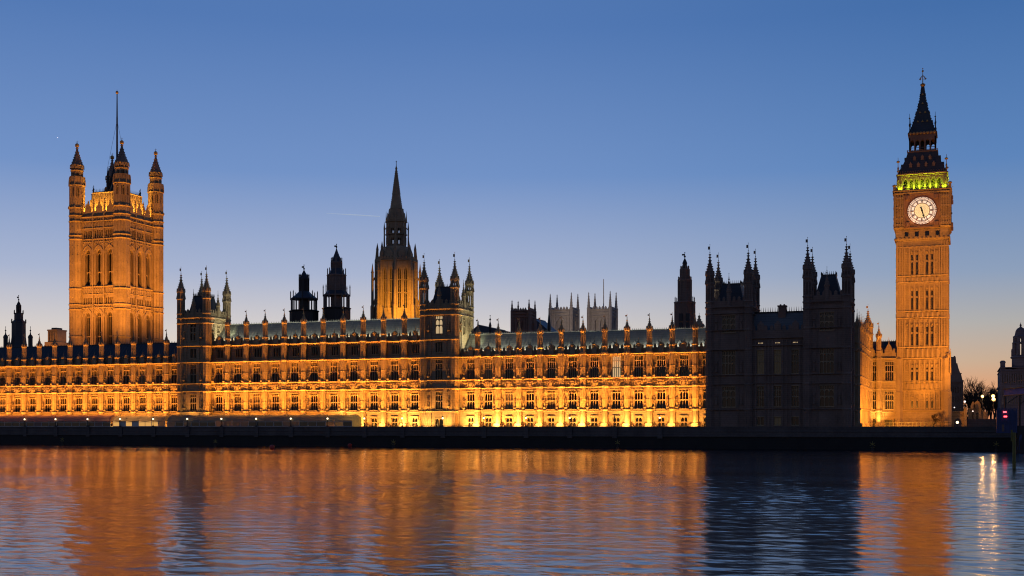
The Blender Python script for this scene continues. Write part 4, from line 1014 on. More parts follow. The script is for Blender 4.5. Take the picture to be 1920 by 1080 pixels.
for sx, sy in ((-1, -1), (1, -1), (1, 1), (-1, 1)):
    b = MB(); x, y = KX + sx * 3.0, KC + sy * 3.0; b.tube((x, y, kz(246)), (x, y, kz(206)), .12, .04, 5); b.blob(x, y, kz(228), .22, .22, .5); b.blob(x, y, kz(215), .22, .22, .16); b.build('corner_pinnacle', 'black', ln)

# ---------------------------------------------------------------- octagonal central spire tower
CY = 330.0; CX = X(743, CY); CS = dep(743, CY) / FPX
cz_ = lambda py: E + (800 - py) * CS
ct = thing('spire_tower', 'octagonal stone spire tower, floodlit at its middle, tallest behind the central wing', 'tower', (CX, CY, TER))
R8 = 5.95
b = MB(); b.lathe(CX, CY, [(R8 + .6, TER), (R8 + .6, cz_(604)), (R8 + .15, cz_(588))], 8)
for i in range(8):
    a = i * PI / 4; rr = (R8 + .1) * math.cos(PI / 8); fw = 2 * (R8 + .1) * math.sin(PI / 8)
    b.at(CX + rr * math.cos(a), CY + rr * math.sin(a), a + PI / 2)
    b.wall(-fw / 2, fw / 2, cz_(590), cz_(491), [(-1.4, -.5, cz_(580), cz_(505)), (.5, 1.4, cz_(580), cz_(505))], 0, .6)
    for x in (-.95, .95):
        arch_head(b, x - .45, x + .45, cz_(505) + .01, 1.3, .02, .5)
        for py in (528, 552): b.box(x - .45, x + .45, .1, .4, cz_(py) - .12, cz_(py) + .12)
        b.box(x - .06, x + .06, .1, .4, cz_(580), cz_(506))
    for x in (-2.1, -1.7, 0, 1.7, 2.1): b.box(x - .1, x + .1, -.18, .02, cz_(588), cz_(494))
    strip(b, -fw / 2, fw / 2, 0, cz_(493), .4, .35); crenels(b, -fw / 2, fw / 2, -.1, cz_(490), cz_(487), cz_(484), .9)
b.build('main_stage', 'stone', ct)
for i in range(8):
    g = MB(); a = i * PI / 4; rr = (R8 + .1) * math.cos(PI / 8) - .55; g.at(CX + rr * math.cos(a), CY + rr * math.sin(a), a + PI / 2); g.quad((-1.6, 0, cz_(581)), (1.6, 0, cz_(581)), (1.6, 0, cz_(504)), (-1.6, 0, cz_(504))); g.build('leaded_window', 'glass', ct)
for i in range(8):
    b = MB(); a = PI / 8 + i * PI / 4; c, s = math.cos(a), math.sin(a)
    b.lathe(CX + R8 * c, CY + R8 * s, [(.5, cz_(600)), (.45, cz_(488)), (.3, cz_(486)), (.03, cz_(470))], 6)
    ro = 7.05; b.lathe(CX + ro * c, CY + ro * s, [(.62, TER), (.62, cz_(575)), (.42, cz_(572)), (.36, cz_(512)), (.5, cz_(511)), (.32, cz_(509)), (.03, cz_(494))], 6)
    b.tube((CX + ro * c, CY + ro * s, cz_(578)), (CX + R8 * c, CY + R8 * s, cz_(556)), .3, .3, 4); b.tube((CX + ro * c, CY + ro * s, cz_(528)), (CX + R8 * c, CY + R8 * s, cz_(518)), .25, .25, 4)
    ri = 5.6; b.lathe(CX + ri * c, CY + ri * s, [(.4, cz_(492)), (.34, cz_(470)), (.42, cz_(469)), (.03, cz_(456))], 6)
    b.build('flying_pinnacle', 'stone', ct)
b = MB(); b.lathe(CX, CY, [(5.3, cz_(492)), (4.5, cz_(478)), (4.0, cz_(466)), (3.7, cz_(464))], 8)
for i in range(8):
    a = i * PI / 4; b.at(CX + 4.35 * math.cos(a), CY + 4.35 * math.sin(a), a + PI / 2); b.ext([(-1.2, cz_(490)), (1.2, cz_(490)), (1.1, cz_(476)), (0, cz_(469)), (-1.1, cz_(476))], -.5, .3)
b.T = None
octbody(b, CX, CY, 2.85, cz_(466), cz_(414), rings=(cz_(464), cz_(441), cz_(417)), lant=((cz_(459), cz_(446)), (cz_(440), cz_(428))), rib=.14)
for i in range(8):
    a = PI / 8 + i * PI / 4; c, s = math.cos(a), math.sin(a); r_ = 3.55
    b.lathe(CX + r_ * c, CY + r_ * s, [(.3, cz_(470)), (.2, cz_(440)), (.24, cz_(428)), (.02, cz_(416))], 5); b.tube((CX + r_ * c, CY + r_ * s, cz_(432)), (CX + 2.8 * c, CY + 2.8 * s, cz_(426)), .12, .12, 4)
    b.lathe(CX + 3.0 * c, CY + 3.0 * s, [(.22, cz_(417)), (.14, cz_(408)), (.02, cz_(396))], 5)
b.lathe(CX, CY, [(2.75, cz_(415)), (2.35, cz_(402)), (2.15, cz_(393)), (2.25, cz_(392))], 8)
gablets(b, CX, CY, 2.9, cz_(414), 2.2, 8, PI / 8)
b.build('lantern', 'stone', ct)
b = MB(); prof = [(1.85, cz_(393)), (1.2, cz_(366)), (1.25, cz_(365)), (.3, cz_(320)), (.15, cz_(315))]
b.lathe(CX, CY, prof, 8); crockets(b, CX, CY, [prof[0], prof[1]], 8, PI / 8, .55, .12); crockets(b, CX, CY, [prof[2], prof[3]], 8, PI / 8, .55, .11)
b.blob(CX, CY, cz_(316), .4, .4, .3); b.tube((CX, CY, cz_(316)), (CX, CY, cz_(303)), .13, .07, 5); b.blob(CX, CY, cz_(313.5), .28, .28, .22); b.blob(CX, CY, cz_(303), .2, .2, .2)
b.build('spire', 'stone', ct)
# ---------------------------------------------------------------- roof ventilator towers
def hx(px, py, Y): return X(px, Y), ZZ(px, py, Y)
def oct_tower(name, label, cat, px, Y, stages, pins, m, group=None, vane=None, n=8, posts=()):
    s = dep(px, Y) / FPX; z = lambda py: E + (800 - py) * s; x = X(px, Y)
    t = thing(name, label, cat, (x, Y, TER), group)
    for nm, prof, mm in stages:
        b = MB(); b.lathe(x, Y, [(w * s, z(py)) for w, py in prof], n)
        if len(prof) == 2 and prof[0][0] > 5:
            w = prof[0][0] * s
            for i in range(n):
                a = PI / n + 2 * PI * i / n; b.lathe(x + w * math.cos(a), Y + w * math.sin(a), [(.16, z(prof[0][1])), (.16, z(prof[1][1]))], 4)
                for q in (.25, .5, .75):
                    a2 = a + 2 * PI / n; ux, uy = w * (math.cos(a) * (1 - q) + math.cos(a2) * q), w * (math.sin(a) * (1 - q) + math.sin(a2) * q)
                    b.lathe(x + ux, Y + uy, [(.09, z(prof[0][1])), (.09, z(prof[1][1]))], 4)
            b.lathe(x, Y, [(w * 1.02, z(prof[1][1]) - .4), (w * 1.1, z(prof[1][1]) - .15), (w * 1.1, z(prof[1][1])), (w, z(prof[1][1]) + .15)], n)
        b.build(nm, mm, t)
    for (w, p0, p1, k) in posts:
        b = MB()
        for i in range(k):
            a = PI / n + 2 * PI * i / k; b.lathe(x + w * s * math.cos(a), Y + w * s * math.sin(a), [(1.3 * s, z(p0)), (1.3 * s, z(p1))], 6)
        b.lathe(x, Y, [((w + 1) * s, z(p1) - .3), ((w + 1) * s, z(p1))], n); b.lathe(x, Y, [(w * .45 * s, z(p0)), (w * .45 * s, z(p1))], n)
        b.build('open_lantern', m, t)
    for (w, p0, p1) in pins:
        for i in range(n):
            b = MB(); a = PI / n + 2 * PI * i / n; b.lathe(x + w * s * math.cos(a), Y + w * s * math.sin(a), [(1.1 * s, z(p0)), (.9 * s, z(p0) + (z(p1) - z(p0)) * .7), (1.2 * s, z(p0) + (z(p1) - z(p0)) * .75), (.1 * s, z(p1))], 5); b.build('pinnacle', m, t)
    b = MB(); top = stages[-1][1][-1][1]; v = vane or top - 10
    b.tube((x, Y, z(top) - .3), (x, Y, z(v)), .1, .05, 4); b.blob(x, Y, z(top - 3), .28, .28, .3); b.blob(x, Y, z(v), .16, .16, .16)
    if vane: b.box(x - .7, x - .05, Y - .03, Y + .03, z(v + 5), z(v + 2))
    b.build('finial', 'black', t); return t
oct_tower('ventilation_tower', 'squat black lantern tower, lower of the two dark roof towers left of the spire', 'roof tower', 570, 300,
    [('base', [(26, 660), (26, 583)], 'black'), ('roof', [(25.5, 561), (24, 559), (14, 551), (9, 546)], 'lead'), ('shaft', [(9, 547), (8.6, 523)], 'black'), ('spirelet', [(9.5, 524), (7, 519), (3, 511), (1, 507)], 'lead')],
    [(25, 563, 545), (9.2, 526, 513)], 'black', None, 497, posts=((23.5, 584, 560, 12),))
oct_tower('ventilation_tower', 'grey stepped lantern tower, the taller of the pair of roof towers left of the spire', 'roof tower', 631, 306,
    [('base', [(25, 660), (25, 578)], 'black'), ('lower_roof', [(25, 553), (22, 551), (17, 545)], 'lead'), ('shaft', [(17, 547), (16.5, 516)], 'dkstone'), ('middle_roof', [(17, 517), (13, 510), (10, 503)], 'lead'), ('shaft', [(10, 504), (9.5, 492)], 'dkstone'), ('spirelet', [(10.5, 493), (6, 481), (2.5, 472), (.8, 466)], 'lead')],
    [(25, 556, 533), (16.8, 518, 502), (9.8, 494, 482)], 'dkstone', None, 458, posts=((23.5, 579, 553, 12),))
oct_tower('ventilation_tower', 'dark tapering roof tower with flared base and lantern at the far left edge', 'roof tower', 35, 330,
    [('base', [(22, 672), (18, 655), (15, 645), (13.3, 632), (13.2, 604)], 'lead'), ('neck', [(13.2, 604), (8.4, 600), (8.2, 587)], 'lead'), ('lantern_roof', [(4.5, 573), (3, 569), (1, 565)], 'black')],
    [(13.2, 606, 598), (8.2, 589, 581)], 'black', None, 554, posts=((3.6, 587, 572, 8),))
for px, lab in ((10.5, 'small dark roof pinnacle left of the flared far left tower'), (57, 'small dark roof pinnacle right of the flared far left tower')):
    oct_tower('roof_turret', lab, 'turret', px, 326, [('shaft', [(4.2, 665), (4.2, 634)], 'black'), ('cap', [(4.9, 634), (4.2, 630), (1.5, 627), (.8, 623)], 'black')], [], 'black', vane=None)
oct_tower('stair_tower', 'dark stepped tower with a slender lantern beside the dark end block', 'tower', 1284, 300,
    [('base', [(19, 680), (18.5, 567)], 'brown'), ('shaft', [(12.6, 568), (11.8, 525)], 'dkstone'), ('upper_shaft', [(8.6, 526), (7, 505)], 'dkstone'), ('lantern', [(4.4, 506), (4.2, 493)], 'black'), ('spirelet', [(5, 494), (3, 489), (.6, 484)], 'black')],
    [(18.2, 569, 556), (12, 526, 518), (7.6, 506, 498)], 'dkstone', None, 474, n=8)
b = MB(); x, z = hx(1284, 585, 298)
for dx in (-.9, .9):
    for zz in (595, 612): b.box(x + dx - .45, x + dx + .45, 297.3, 297.7, ZZ(1284, zz + 7, 298), ZZ(1284, zz - 7, 298))
o = [q for q in bpy.data.objects if q.name.startswith('stair_tower')][0]; b.build('louvre', 'black', o)

# ---------------------------------------------------------------- church towers far behind
def church_tower(label, p0, p1, Y, ybase, ytop, ytips, m, flag=None, win=True, name='church_tower'):
    pc = (p0 + p1) / 2; s = dep(pc, Y) / FPX; z = lambda py: E + (800 - py) * s
    x0, x1 = X(p0, Y), X(p1, Y); w = (x1 - x0); xc = (x0 + x1) / 2 ; w *= .84; x0, x1 = xc - w / 2 + w * .0, xc + w / 2
    t = thing(name, label, 'church tower', (xc, Y, TER), 'church towers behind the palace')
    b = MB()
    for a, ox, oy in ((0, xc, Y), (PI / 2, x1, Y + w / 2), (PI, xc, Y + w), (-PI / 2, x0, Y + w / 2)):
        b.at(ox, oy, a); ops = [(-w * .2, -w * .04, z(ybase), z(ytop + 18)), (w * .04, w * .2, z(ybase), z(ytop + 18))]
        b.wall(-w / 2, w / 2, TER, z(ytop), ops, 0, .8); b.quad((-w * .2, .8, z(ybase)), (w * .2, .8, z(ybase)), (w * .2, .8, z(ytop + 18)), (-w * .2, .8, z(ytop + 18)))
        for q in (-.46, -.38, -.27, .27, .38, .46): b.box(w * q - w * .022, w * q + w * .022, -.3, .02, z(ybase + 20), z(ytop + 3))
        for py in (ytop + 8, ytop + 14, ytop + 2): strip(b, -w / 2, w / 2, 0, z(py), .5, .5)
        arch_head(b, -w * .2, -w * .04, z(ytop + 18) + .01, 2.2, .02, .7); arch_head(b, w * .04, w * .2, z(ytop + 18) + .01, 2.2, .02, .7)
        b.tube((-w * .26, -.1, z(ytop + 25)), (0, -.1, z(ytop + 13)), .25, .25, 4); b.tube((w * .26, -.1, z(ytop + 25)), (0, -.1, z(ytop + 13)), .25, .25, 4)
    b.build('wall', m, t)
    b = MB()
    for a, ox, oy in ((0, xc, Y), (PI / 2, x1, Y + w / 2), (PI, xc, Y + w), (-PI / 2, x0, Y + w / 2)):
        b.at(ox, oy, a)
        n = 5
        for i in range(n): q = -w * .35 + w * .7 * (i + .5) / n; b.box(q - w * .05, q + w * .05, 0, .5, z(ytop), z(ytop - 3)); b.blob(q, .25, z(ytop - 3.5), w * .04, .3, .4, 5, 3)
    b.build('parapet', m, t)
    for (cx, cy2), tip in zip(((x0, Y), (x1, Y), (x0, Y + w), (x1, Y + w)), ytips):
        zt = ZZ(pc, tip, cy2); b = MB(); h = zt - z(ytop + 6)
        b.lathe(cx, cy2, [(w * .085, TER), (w * .085, z(ytop + 6) + h * .18), (w * .095, z(ytop + 6) + h * .2), (w * .065, z(ytop + 6) + h * .26), (w * .05, z(ytop + 6) + h * .5), (w * .01, zt)], 8)
        crockets(b, cx, cy2, [(w * .065, z(ytop + 6) + h * .26), (w * .01, zt)], 8, PI / 8, 1.2, .14); b.build('pinnacle', m, t)
    if flag:
        b = MB(); b.tube((xc + .5, Y + w / 2, z(ytop)), (xc + .5, Y + w / 2, z(flag)), .28, .18, 6); b.build('flagpole', 'white', t)
    return t
church_tower('brown church tower with four pinnacles beside the blue gabled roof', 957, 995, 430, 618, 582, (562, 561, 564, 564), 'brown')
church_tower('pale grey church tower with four pinnacles and no flagpole', 1028, 1075, 520, 628, 580, (550, 549, 552, 552), 'grey')
church_tower('pale grey church tower with a bare flagpole between its four pinnacles', 1100, 1148, 520, 628, 579, (547, 546, 549, 549), 'grey', flag=521)
def gable_roof(name, label, p0, p1, pa, ya, yb, Y, m, d=14):
    x0, x1, xa = X(p0, Y), X(p1, Y), X(pa, Y); za, zb = ZZ(pa, ya, Y), ZZ(pa, yb, Y)
    b = MB(); b.ext([(x0, zb), (x1, zb), (xa, za)], Y, Y + d); b.box(x0 + .3, x1 - .3, Y + .3, Y + d - .3, TER, zb)
    for x, zz in ((x0, zb), (x1, zb)): b.tube((x, Y - .05, zz), (xa, Y - .05, za), .16, .16, 4)
    b.tube((xa, Y, za - .1), (xa, Y, za + 1.2), .12, .05, 4)
    b.tube((xa, Y, za + .05), (xa, Y + d, za + .05), .2, .2, 5)
    solo(name, b, m, label, 'roofed building', (xa, Y, TER))
gable_roof('gabled_hall', 'dark blue gabled roof between the brown church tower and its pale neighbour', 990, 1030, 1001, 597, 622, 450, 'slate')
gable_roof('gabled_hall', 'low dark slate roof just right of the tower with the lit window', 878, 962, 897, 610, 626, 300, 'slate', 20)
oct_tower('roof_turret', 'small black crocketed roof pinnacle on the low slate roof right of the lit window tower', 'turret', 919, 300, [('shaft', [(2.6, 640), (2.2, 612)], 'black'), ('cap', [(3, 612), (1.6, 606), (.5, 602)], 'black')], [], 'black')
oct_tower('roof_turret', 'dark slim turret hiding the left edge of the pale church tower without flagpole', 'turret', 1029.5, 440, [('shaft', [(4.2, 660), (3.6, 612)], 'black'), ('cap', [(3.6, 612), (2.0, 596), (.6, 582)], 'black')], [], 'black')
b = MB(); x, _ = hx(1311, 600, 290); b.lathe(x, 290, [(1.3, TER), (1.3, ZZ(1311, 611, 290)), (1.4, ZZ(1311, 610, 290))], 8); spire(b, x, 290, 1.3, ZZ(1311, 612, 290), ZZ(1311, 592, 290), 8, step=.5, cs=.14, vane=.6, flag=False)
solo('roof_turret', b, 'trim', 'small orange lit turret cap between the stepped dark tower and the dark end block', 'turret', (x, 290, TER))
# stone office tower beyond the left wing
bt = thing('office_tower', 'small floodlit stepped stone tower block beyond the left wing roof', 'building', (X(98, 520), 520, TER))
s = dep(98, 520) / FPX; zz = lambda py: E + (800 - py) * s; xc = X(98, 520)
b = MB(); b.box(xc - 15 * s, xc + 12 * s, 519, 529, TER, zz(641)); b.box(xc - 12 * s, xc + 10 * s, 520.5, 527.5, zz(641), zz(620)); b.taper(xc - 12.4 * s, xc + 10.4 * s, 520, 528, zz(620), zz(617.5), .97)
for q in (-9, -5, -1, 3, 7): b.box(xc + q * s - .35, xc + q * s + .35, 520.1, 520.6, zz(640), zz(622))
b.build('wall', 'stone', bt)
b = MB(); b.box(xc - 6.5 * s, xc + 5 * s, 521.5, 526, zz(617.5), zz(614)); b.build('plant_room', 'black', bt)
for q in (-7, -3, 1, 5): b = MB(); b.quad((xc + q * s - .6, 520.45, zz(638)), (xc + q * s + .6, 520.45, zz(638)), (xc + q * s + .6, 520.45, zz(626)), (xc + q * s - .6, 520.45, zz(626))); b.build('window', 'glass', bt)

# ---------------------------------------------------------------- terrace marquees
def marquee(label, p0, p1, ytop, m, pane, round_r=False, frame='white', bays=7, Y0=262.95, Y1=266.1):
    x0, x1 = X(p0, Y0), X(p1, Y0); s = dep((p0 + p1) / 2, Y0) / FPX; zt = E + (800 - ytop) * s; ze = E + 1.55
    t = thing('terrace_marquee', label, 'marquee', ((x0 + x1) / 2, Y0, TER), 'marquees on the river terrace')
    b = MB(); n = bays
    prof = [(Y0 - .15, ze - .12), (Y0 - .15, ze), (Y0 + .25, ze + (zt - ze) * .45), (Y0 + .9, ze + (zt - ze) * .8), (Y0 + 1.9, zt), (Y1 - .9, ze + (zt - ze) * .8), (Y1, ze)]
    w = (x1 - x0) / n
    for i in range(n):
        a, c = x0 + w * i, x0 + w * (i + 1)
        for k in range(6):
            u0, u1 = a + (c - a) * k / 6, a + (c - a) * (k + 1) / 6; sag = lambda u: .16 * math.sin(PI * (u - a) / (c - a))
            for (ya, za), (yb, zb) in zip(prof, prof[1:]): b.quad((u0, ya, za - sag(u0)), (u1, ya, za - sag(u1)), (u1, yb, zb - sag(u1)), (u0, yb, zb - sag(u0)))
        b.tube((a, Y0 - .15, ze), (a, Y0 + .25, ze + (zt - ze) * .45), .04, .04, 4); b.tube((a, Y0 + .25, ze + (zt - ze) * .45), (a, Y0 + 1.9, zt), .04, .04, 4)
    if round_r:
        for i in range(8):
            p, q = -PI / 2 + PI * i / 8, -PI / 2 + PI * (i + 1) / 8; ym = (Y0 + Y1) / 2; r_ = (Y1 - Y0) / 2
            for k in range(4):
                f0, f1 = math.cos(PI / 2 * k / 4), math.cos(PI / 2 * (k + 1) / 4); g0, g1 = math.sin(PI / 2 * k / 4), math.sin(PI / 2 * (k + 1) / 4)
                P = lambda an, f, g: (x1 + r_ * f * math.cos(an), ym + r_ * f * math.sin(an), ze + (zt - ze) * g)
                b.quad(P(p, f0, g0), P(q, f0, g0), P(q, f1, g1), P(p, f1, g1))
            b.quad((x1 + r_ * math.cos(p), ym + r_ * math.sin(p), TER), (x1 + r_ * math.cos(q), ym + r_ * math.sin(q), TER), (x1 + r_ * math.cos(q), ym + r_ * math.sin(q), ze), (x1 + r_ * math.cos(p), ym + r_ * math.sin(p), ze))
    else:
        for x in (x0, x1): b.add([(x, y, z) for y, z in prof], [tuple(range(len(prof)))])
    b.build('canopy', m, t, smooth=False)
    f = MB(); 
    nb = bays * 2
    for i in range(nb + 1): x = x0 + (x1 - x0) * i / nb; f.box(x - .06, x + .06, Y0 - .08, Y0 + .04, TER, ze - .1)
    f.box(x0, x1, Y0 - .07, Y0 + .03, ze - .42, ze - .3); f.box(x0, x1, Y0 - .07, Y0 + .03, TER, E + .15); f.build('frame', frame, t)
    rnd = random.Random(int(p0) + 3)
    for i in range(nb):
        a, c = x0 + (x1 - x0) * i / nb + .06, x0 + (x1 - x0) * (i + 1) / nb - .06
        g = MB(); g.quad((a, Y0, TER), (c, Y0, TER), (c, Y0, ze - .1), (a, Y0, ze - .1))
        pm = pane if isinstance(pane, str) else rnd.choice(pane)
        g.build('side_panel', pm, t)
    return t
marquee('pink canvas marquee at the left edge of the river terrace', -45, 207, 778, 'pink', ('clearpane', 'clearpane', 'clearpane', 'brown'), bays=9)
marquee('short orange glowing marquee between the pink and the grey marquee', 212, 309, 779, 'peach', ('glowpane', 'glowpane', 'white', 'peach'), bays=4)
marquee('long grey marquee with a rounded right end on the river terrace', 314, 660, 777, 'canvas', ('clearpane', 'clearpane', 'clearpane', 'canvas', 'peach'), True, bays=11)

# ---------------------------------------------------------------- buoys, markers, mooring pile
for px, py, r, lab in ((510, 838.5, .55, 'round red buoy floating nearer the camera, the left and larger of two'), (656, 834, .5, 'round red buoy close to the river wall, the right and smaller of two')):
    d = E * FPX / (py + 4 - 800); Y = d * ray(px)[1]; Y = min(Y, 259)
    b = MB(); x = X(px, Y); b.blob(x, Y, r * .75, r, r, r, 14, 10)
    o = solo('mooring_buoy', b, 'buoy', lab, 'buoy', (x, Y, 0), 'red buoys on the river', True)
    b = MB(); b.lathe(x, Y, [(.12, r * 1.7), (.12, r * 1.95)], 8); b.tube((x - .1, Y, r * 1.9), (x + .1, Y, r * 1.9), .04, .04, 5); b.build('mooring_eye', 'black', o)
for i, (px, py) in enumerate(((117, 824), (404, 828), (738, 829), (1158, 830), (1636, 833), (1868, 833))):
    Y = 260.6; s = dep(px, Y) / FPX; x = X(px, Y); zc = E - (py - 800) * s; b = MB()
    b.lathe(x, Y, [(.16, -1), (.13, zc - .2)], 8); b.lathe(x, Y, [(.3, -.2), (.3, .25)], 8)
    o = solo('river_marker', b, 'black', f'{ORD[i]} star topped marker post from the left against the river wall', 'marker post', (x, Y, 0), 'star topped marker posts')
    b = MB()
    for k in range(3): a = k * PI / 3 + (.5 if i % 2 else .52); b.tube((x - .62 * math.cos(a), Y - .05, zc - .62 * math.sin(a)), (x + .62 * math.cos(a), Y - .05, zc + .62 * math.sin(a)), .07, .07, 4)
    if i % 2 == 0: b.tube((x - .4, Y - .05, zc - .6), (x + .4, Y - .05, zc - .6), .06, .06, 4)
    b.build('star_topmark', 'copper', o)
Y = 151; x = X(1901.5, Y); b = MB(); b.lathe(x, Y, [(.2, -1.5), (.19, 4.0), (.16, 4.1)], 12); b.box(x - .35, x - .17, Y - .1, Y + .1, 3.1, 4.4); b.box(x - .22, x + .22, Y - .22, Y - .16, .6, .8)
solo('mooring_pile', b, 'pile', 'yellow green mooring pile standing in the water at the right edge', 'mooring pile', (x, Y, 0))

# ---------------------------------------------------------------- right hand side: pier, bridge end, lodge, buildings
Y = 247.0
pc = thing('pier_cabin', 'dark blue framed pier structure with two red lights at the right edge', 'pier', (X(1890, Y), Y, 0))
s = dep(1890, Y) / FPX; q = lambda px: X(px, Y); h = lambda py: E + (800 - py) * s
b = MB(); b.box(q(1869.5), q(1907), Y, Y + 7, h(812), h(769)); b.build('wall', 'blue', pc)
b = MB()
for px in (1870, 1877, 1884, 1891, 1898, 1906): b.box(q(px) - .1, q(px) + .1, Y - .14, Y, h(812), h(766))
for py in (812, 790, 768): b.box(q(1869), q(1907.5), Y - .16, Y + .0, h(py), h(py) + .2)
for i in range(16): x = q(1870) + (q(1907) - q(1870)) * i / 15; b.box(x - .03, x + .03, Y - .05, Y, h(768), h(764))
b.build('frame', 'blue', pc)
b = MB(); b.quad((q(1878), Y - .02, h(809)), (q(1884), Y - .02, h(809)), (q(1884), Y - .02, h(796)), (q(1878), Y - .02, h(796))); b.build('doorway', 'brown', pc)
for px, py in ((1884, 772.5), (1885, 781)):
    b = MB(); b.box(q(px) - .28, q(px) + .28, Y - .3, Y - .16, h(py) - .13, h(py) + .13); b.build('red_light', 'redlamp', pc)
b = MB(); b.box(q(1907) + .02, q(1990), Y + .5, Y + 8, -.5, h(798)); b.box(q(1906), q(1990), Y - 3, Y + 3, -.3, .45)
for i in range(5): b.box(q(1908 + 3 * i), q(1908 + 3 * i) + .15, Y - 2.5, Y - 2.3, .4, 2.4)
b.build('pontoon', 'black', pc)
b = MB()
b.add([(q(1907), Y - 1, h(842)), (q(1912), Y - 1, h(815)), (q(1916), Y - 1, h(815)), (q(1911), Y - 1, h(846)), (q(1907), Y - .4, h(842)), (q(1912), Y - .4, h(815)), (q(1916), Y - .4, h(815)), (q(1911), Y - .4, h(846))], [(0, 1, 2, 3), (4, 5, 6, 7), (0, 1, 5, 4), (2, 3, 7, 6), (1, 2, 6, 5), (0, 3, 7, 4)])
b.build('gangway_stair', 'blue', pc)
# raised blue walkway
Y = 268.0; x0, x1 = X(1883, Y), X(1990, Y); s = dep(1900, Y) / FPX; hh = lambda py: E + (800 - py) * s
wkY1 = 240.0
wk = thing('raised_walkway', 'raised walkway with blue side panels and timber rails at the right edge', 'walkway', (x0, Y, TER))
za, zb = hh(742), hh(729)
xw = X(1990, wkY1)
b = MB(); b.add([(x0, Y, za), (xw, wkY1, za - .2), (xw, wkY1, zb), (x0, Y, zb), (x0, Y + .25, za), (xw, wkY1 + .25, za - .2), (xw, wkY1 + .25, zb), (x0, Y + .25, zb)], [(0, 1, 2, 3), (4, 5, 6, 7), (3, 2, 6, 7), (0, 1, 5, 4), (0, 3, 7, 4)]); b.build('side_panel', 'bluehoard', wk)
b = MB()
for z in (za, zb): b.tube((x0 - .2, Y - .05, z), (xw, wkY1 - .05, z), .16, .16, 5)
for i in range(9): f = i / 8; b.tube((x0 + (xw - x0) * f, Y + (wkY1 - Y) * f - .1, zb), (x0 + (xw - x0) * f, Y + (wkY1 - Y) * f - .1, zb + 1.3), .06, .06, 4)
b.tube((x0, Y - .1, zb + 1.3), (xw, wkY1 - .1, zb + 1.3), .07, .07, 4); b.build('rail', 'wood', wk)
b = MB()
for f in (.02, .3, .6, .95): xx, yy = x0 + (xw - x0) * f, Y + (wkY1 - Y) * f; b.tube((xx, yy + .6, 0), (xx, yy + .6, za), .2, .2, 6); b.tube((xx, yy + .6, za - 1.8), (xx + 2.4, yy, za), .1, .1, 4)
b.build('post', 'black', wk)
# ornate dome topped building
Y = 400.0; s = dep(1905, Y) / FPX; q = lambda px: X(px, Y); h = lambda py: E + (800 - py) * s
ob = thing('ornate_building', 'dark grey ornate stone building with a domed corner turret at the right edge', 'building', (q(1905), Y, TER))
b = MB(); b.box(q(1875.5), q(1990), Y, Y + 30, TER, h(692)); b.box(q(1873.5), q(1990), Y - .5, Y + 30, h(726), h(722)); b.box(q(1874.5), q(1990), Y - .4, Y + 30, h(696), h(694)); b.box(q(1874.5), q(1990), Y - .4, Y + 30, h(689.5), h(688))
for i in range(10): b.box(q(1877 + 4.4 * i), q(1878.6 + 4.4 * i), Y - .35, Y, h(760), h(697))
b.box(q(1876), q(1885), Y + .5, Y + 4, h(692), h(678)); b.lathe(q(1880.5), Y + 2, [(5.2 * s, h(680)), (5.4 * s, h(677.5)), (3.5 * s, h(675.5)), (.4, h(675))], 12)
b.build('wall', 'greybldg', ob)
b = MB(); bx, by = q(1914.5), Y + 3
b.lathe(bx, by, [(17 * s, h(760)), (17 * s, h(694))], 12)
b.lathe(bx, by, [(16 * s, h(694)), (16 * s, h(672)), (19 * s, h(670)), (18 * s, h(668)), (14.5 * s, h(665))], 12)
for i in range(8):
    a = PI / 8 + i * PI / 4; b.lathe(bx + 12.3 * s * math.cos(a), by + 12.3 * s * math.sin(a), [(3.6 * s, h(665)), (3.4 * s, h(643))], 8)
    b.lathe(bx + 16 * s * math.cos(a), by + 16 * s * math.sin(a), [(1.8 * s, h(666)), (1.6 * s, h(659)), (1.9 * s, h(657.5)), (.2, h(653))], 8)
b.lathe(bx, by, [(15 * s, h(643)), (15.8 * s, h(642)), (14.2 * s, h(640.5))], 12)
for i in range(8):
    a = PI / 8 + i * PI / 4; b.lathe(bx + 11 * s * math.cos(a), by + 11 * s * math.sin(a), [(3.4 * s, h(641)), (3.4 * s, h(633))], 8)
b.lathe(bx, by, [(13.5 * s, h(633)), (14 * s, h(630)), (11 * s, h(628)), (10 * s, h(624)), (9 * s, h(619)), (6.5 * s, h(615)), (3 * s, h(613)), (1.2 * s, h(611)), (2 * s, h(609)), (1.2 * s, h(607)), (.3 * s, h(605)), (.2 * s, h(603))], 14)
b.build('domed_turret', 'greybldg', ob)
for i in range(9): b = MB(); b.quad((q(1879.3 + 4.4 * i), Y - .03, h(758)), (q(1881 + 4.4 * i), Y - .03, h(758)), (q(1881 + 4.4 * i), Y - .03, h(744)), (q(1879.3 + 4.4 * i), Y - .03, h(744))); b.build('window', 'glass', ob); b = MB(); b.quad((q(1879.3 + 4.4 * i), Y - .03, h(718)), (q(1881 + 4.4 * i), Y - .03, h(718)), (q(1881 + 4.4 * i), Y - .03, h(702)), (q(1879.3 + 4.4 * i), Y - .03, h(702))); b.build('window', 'glass', ob)
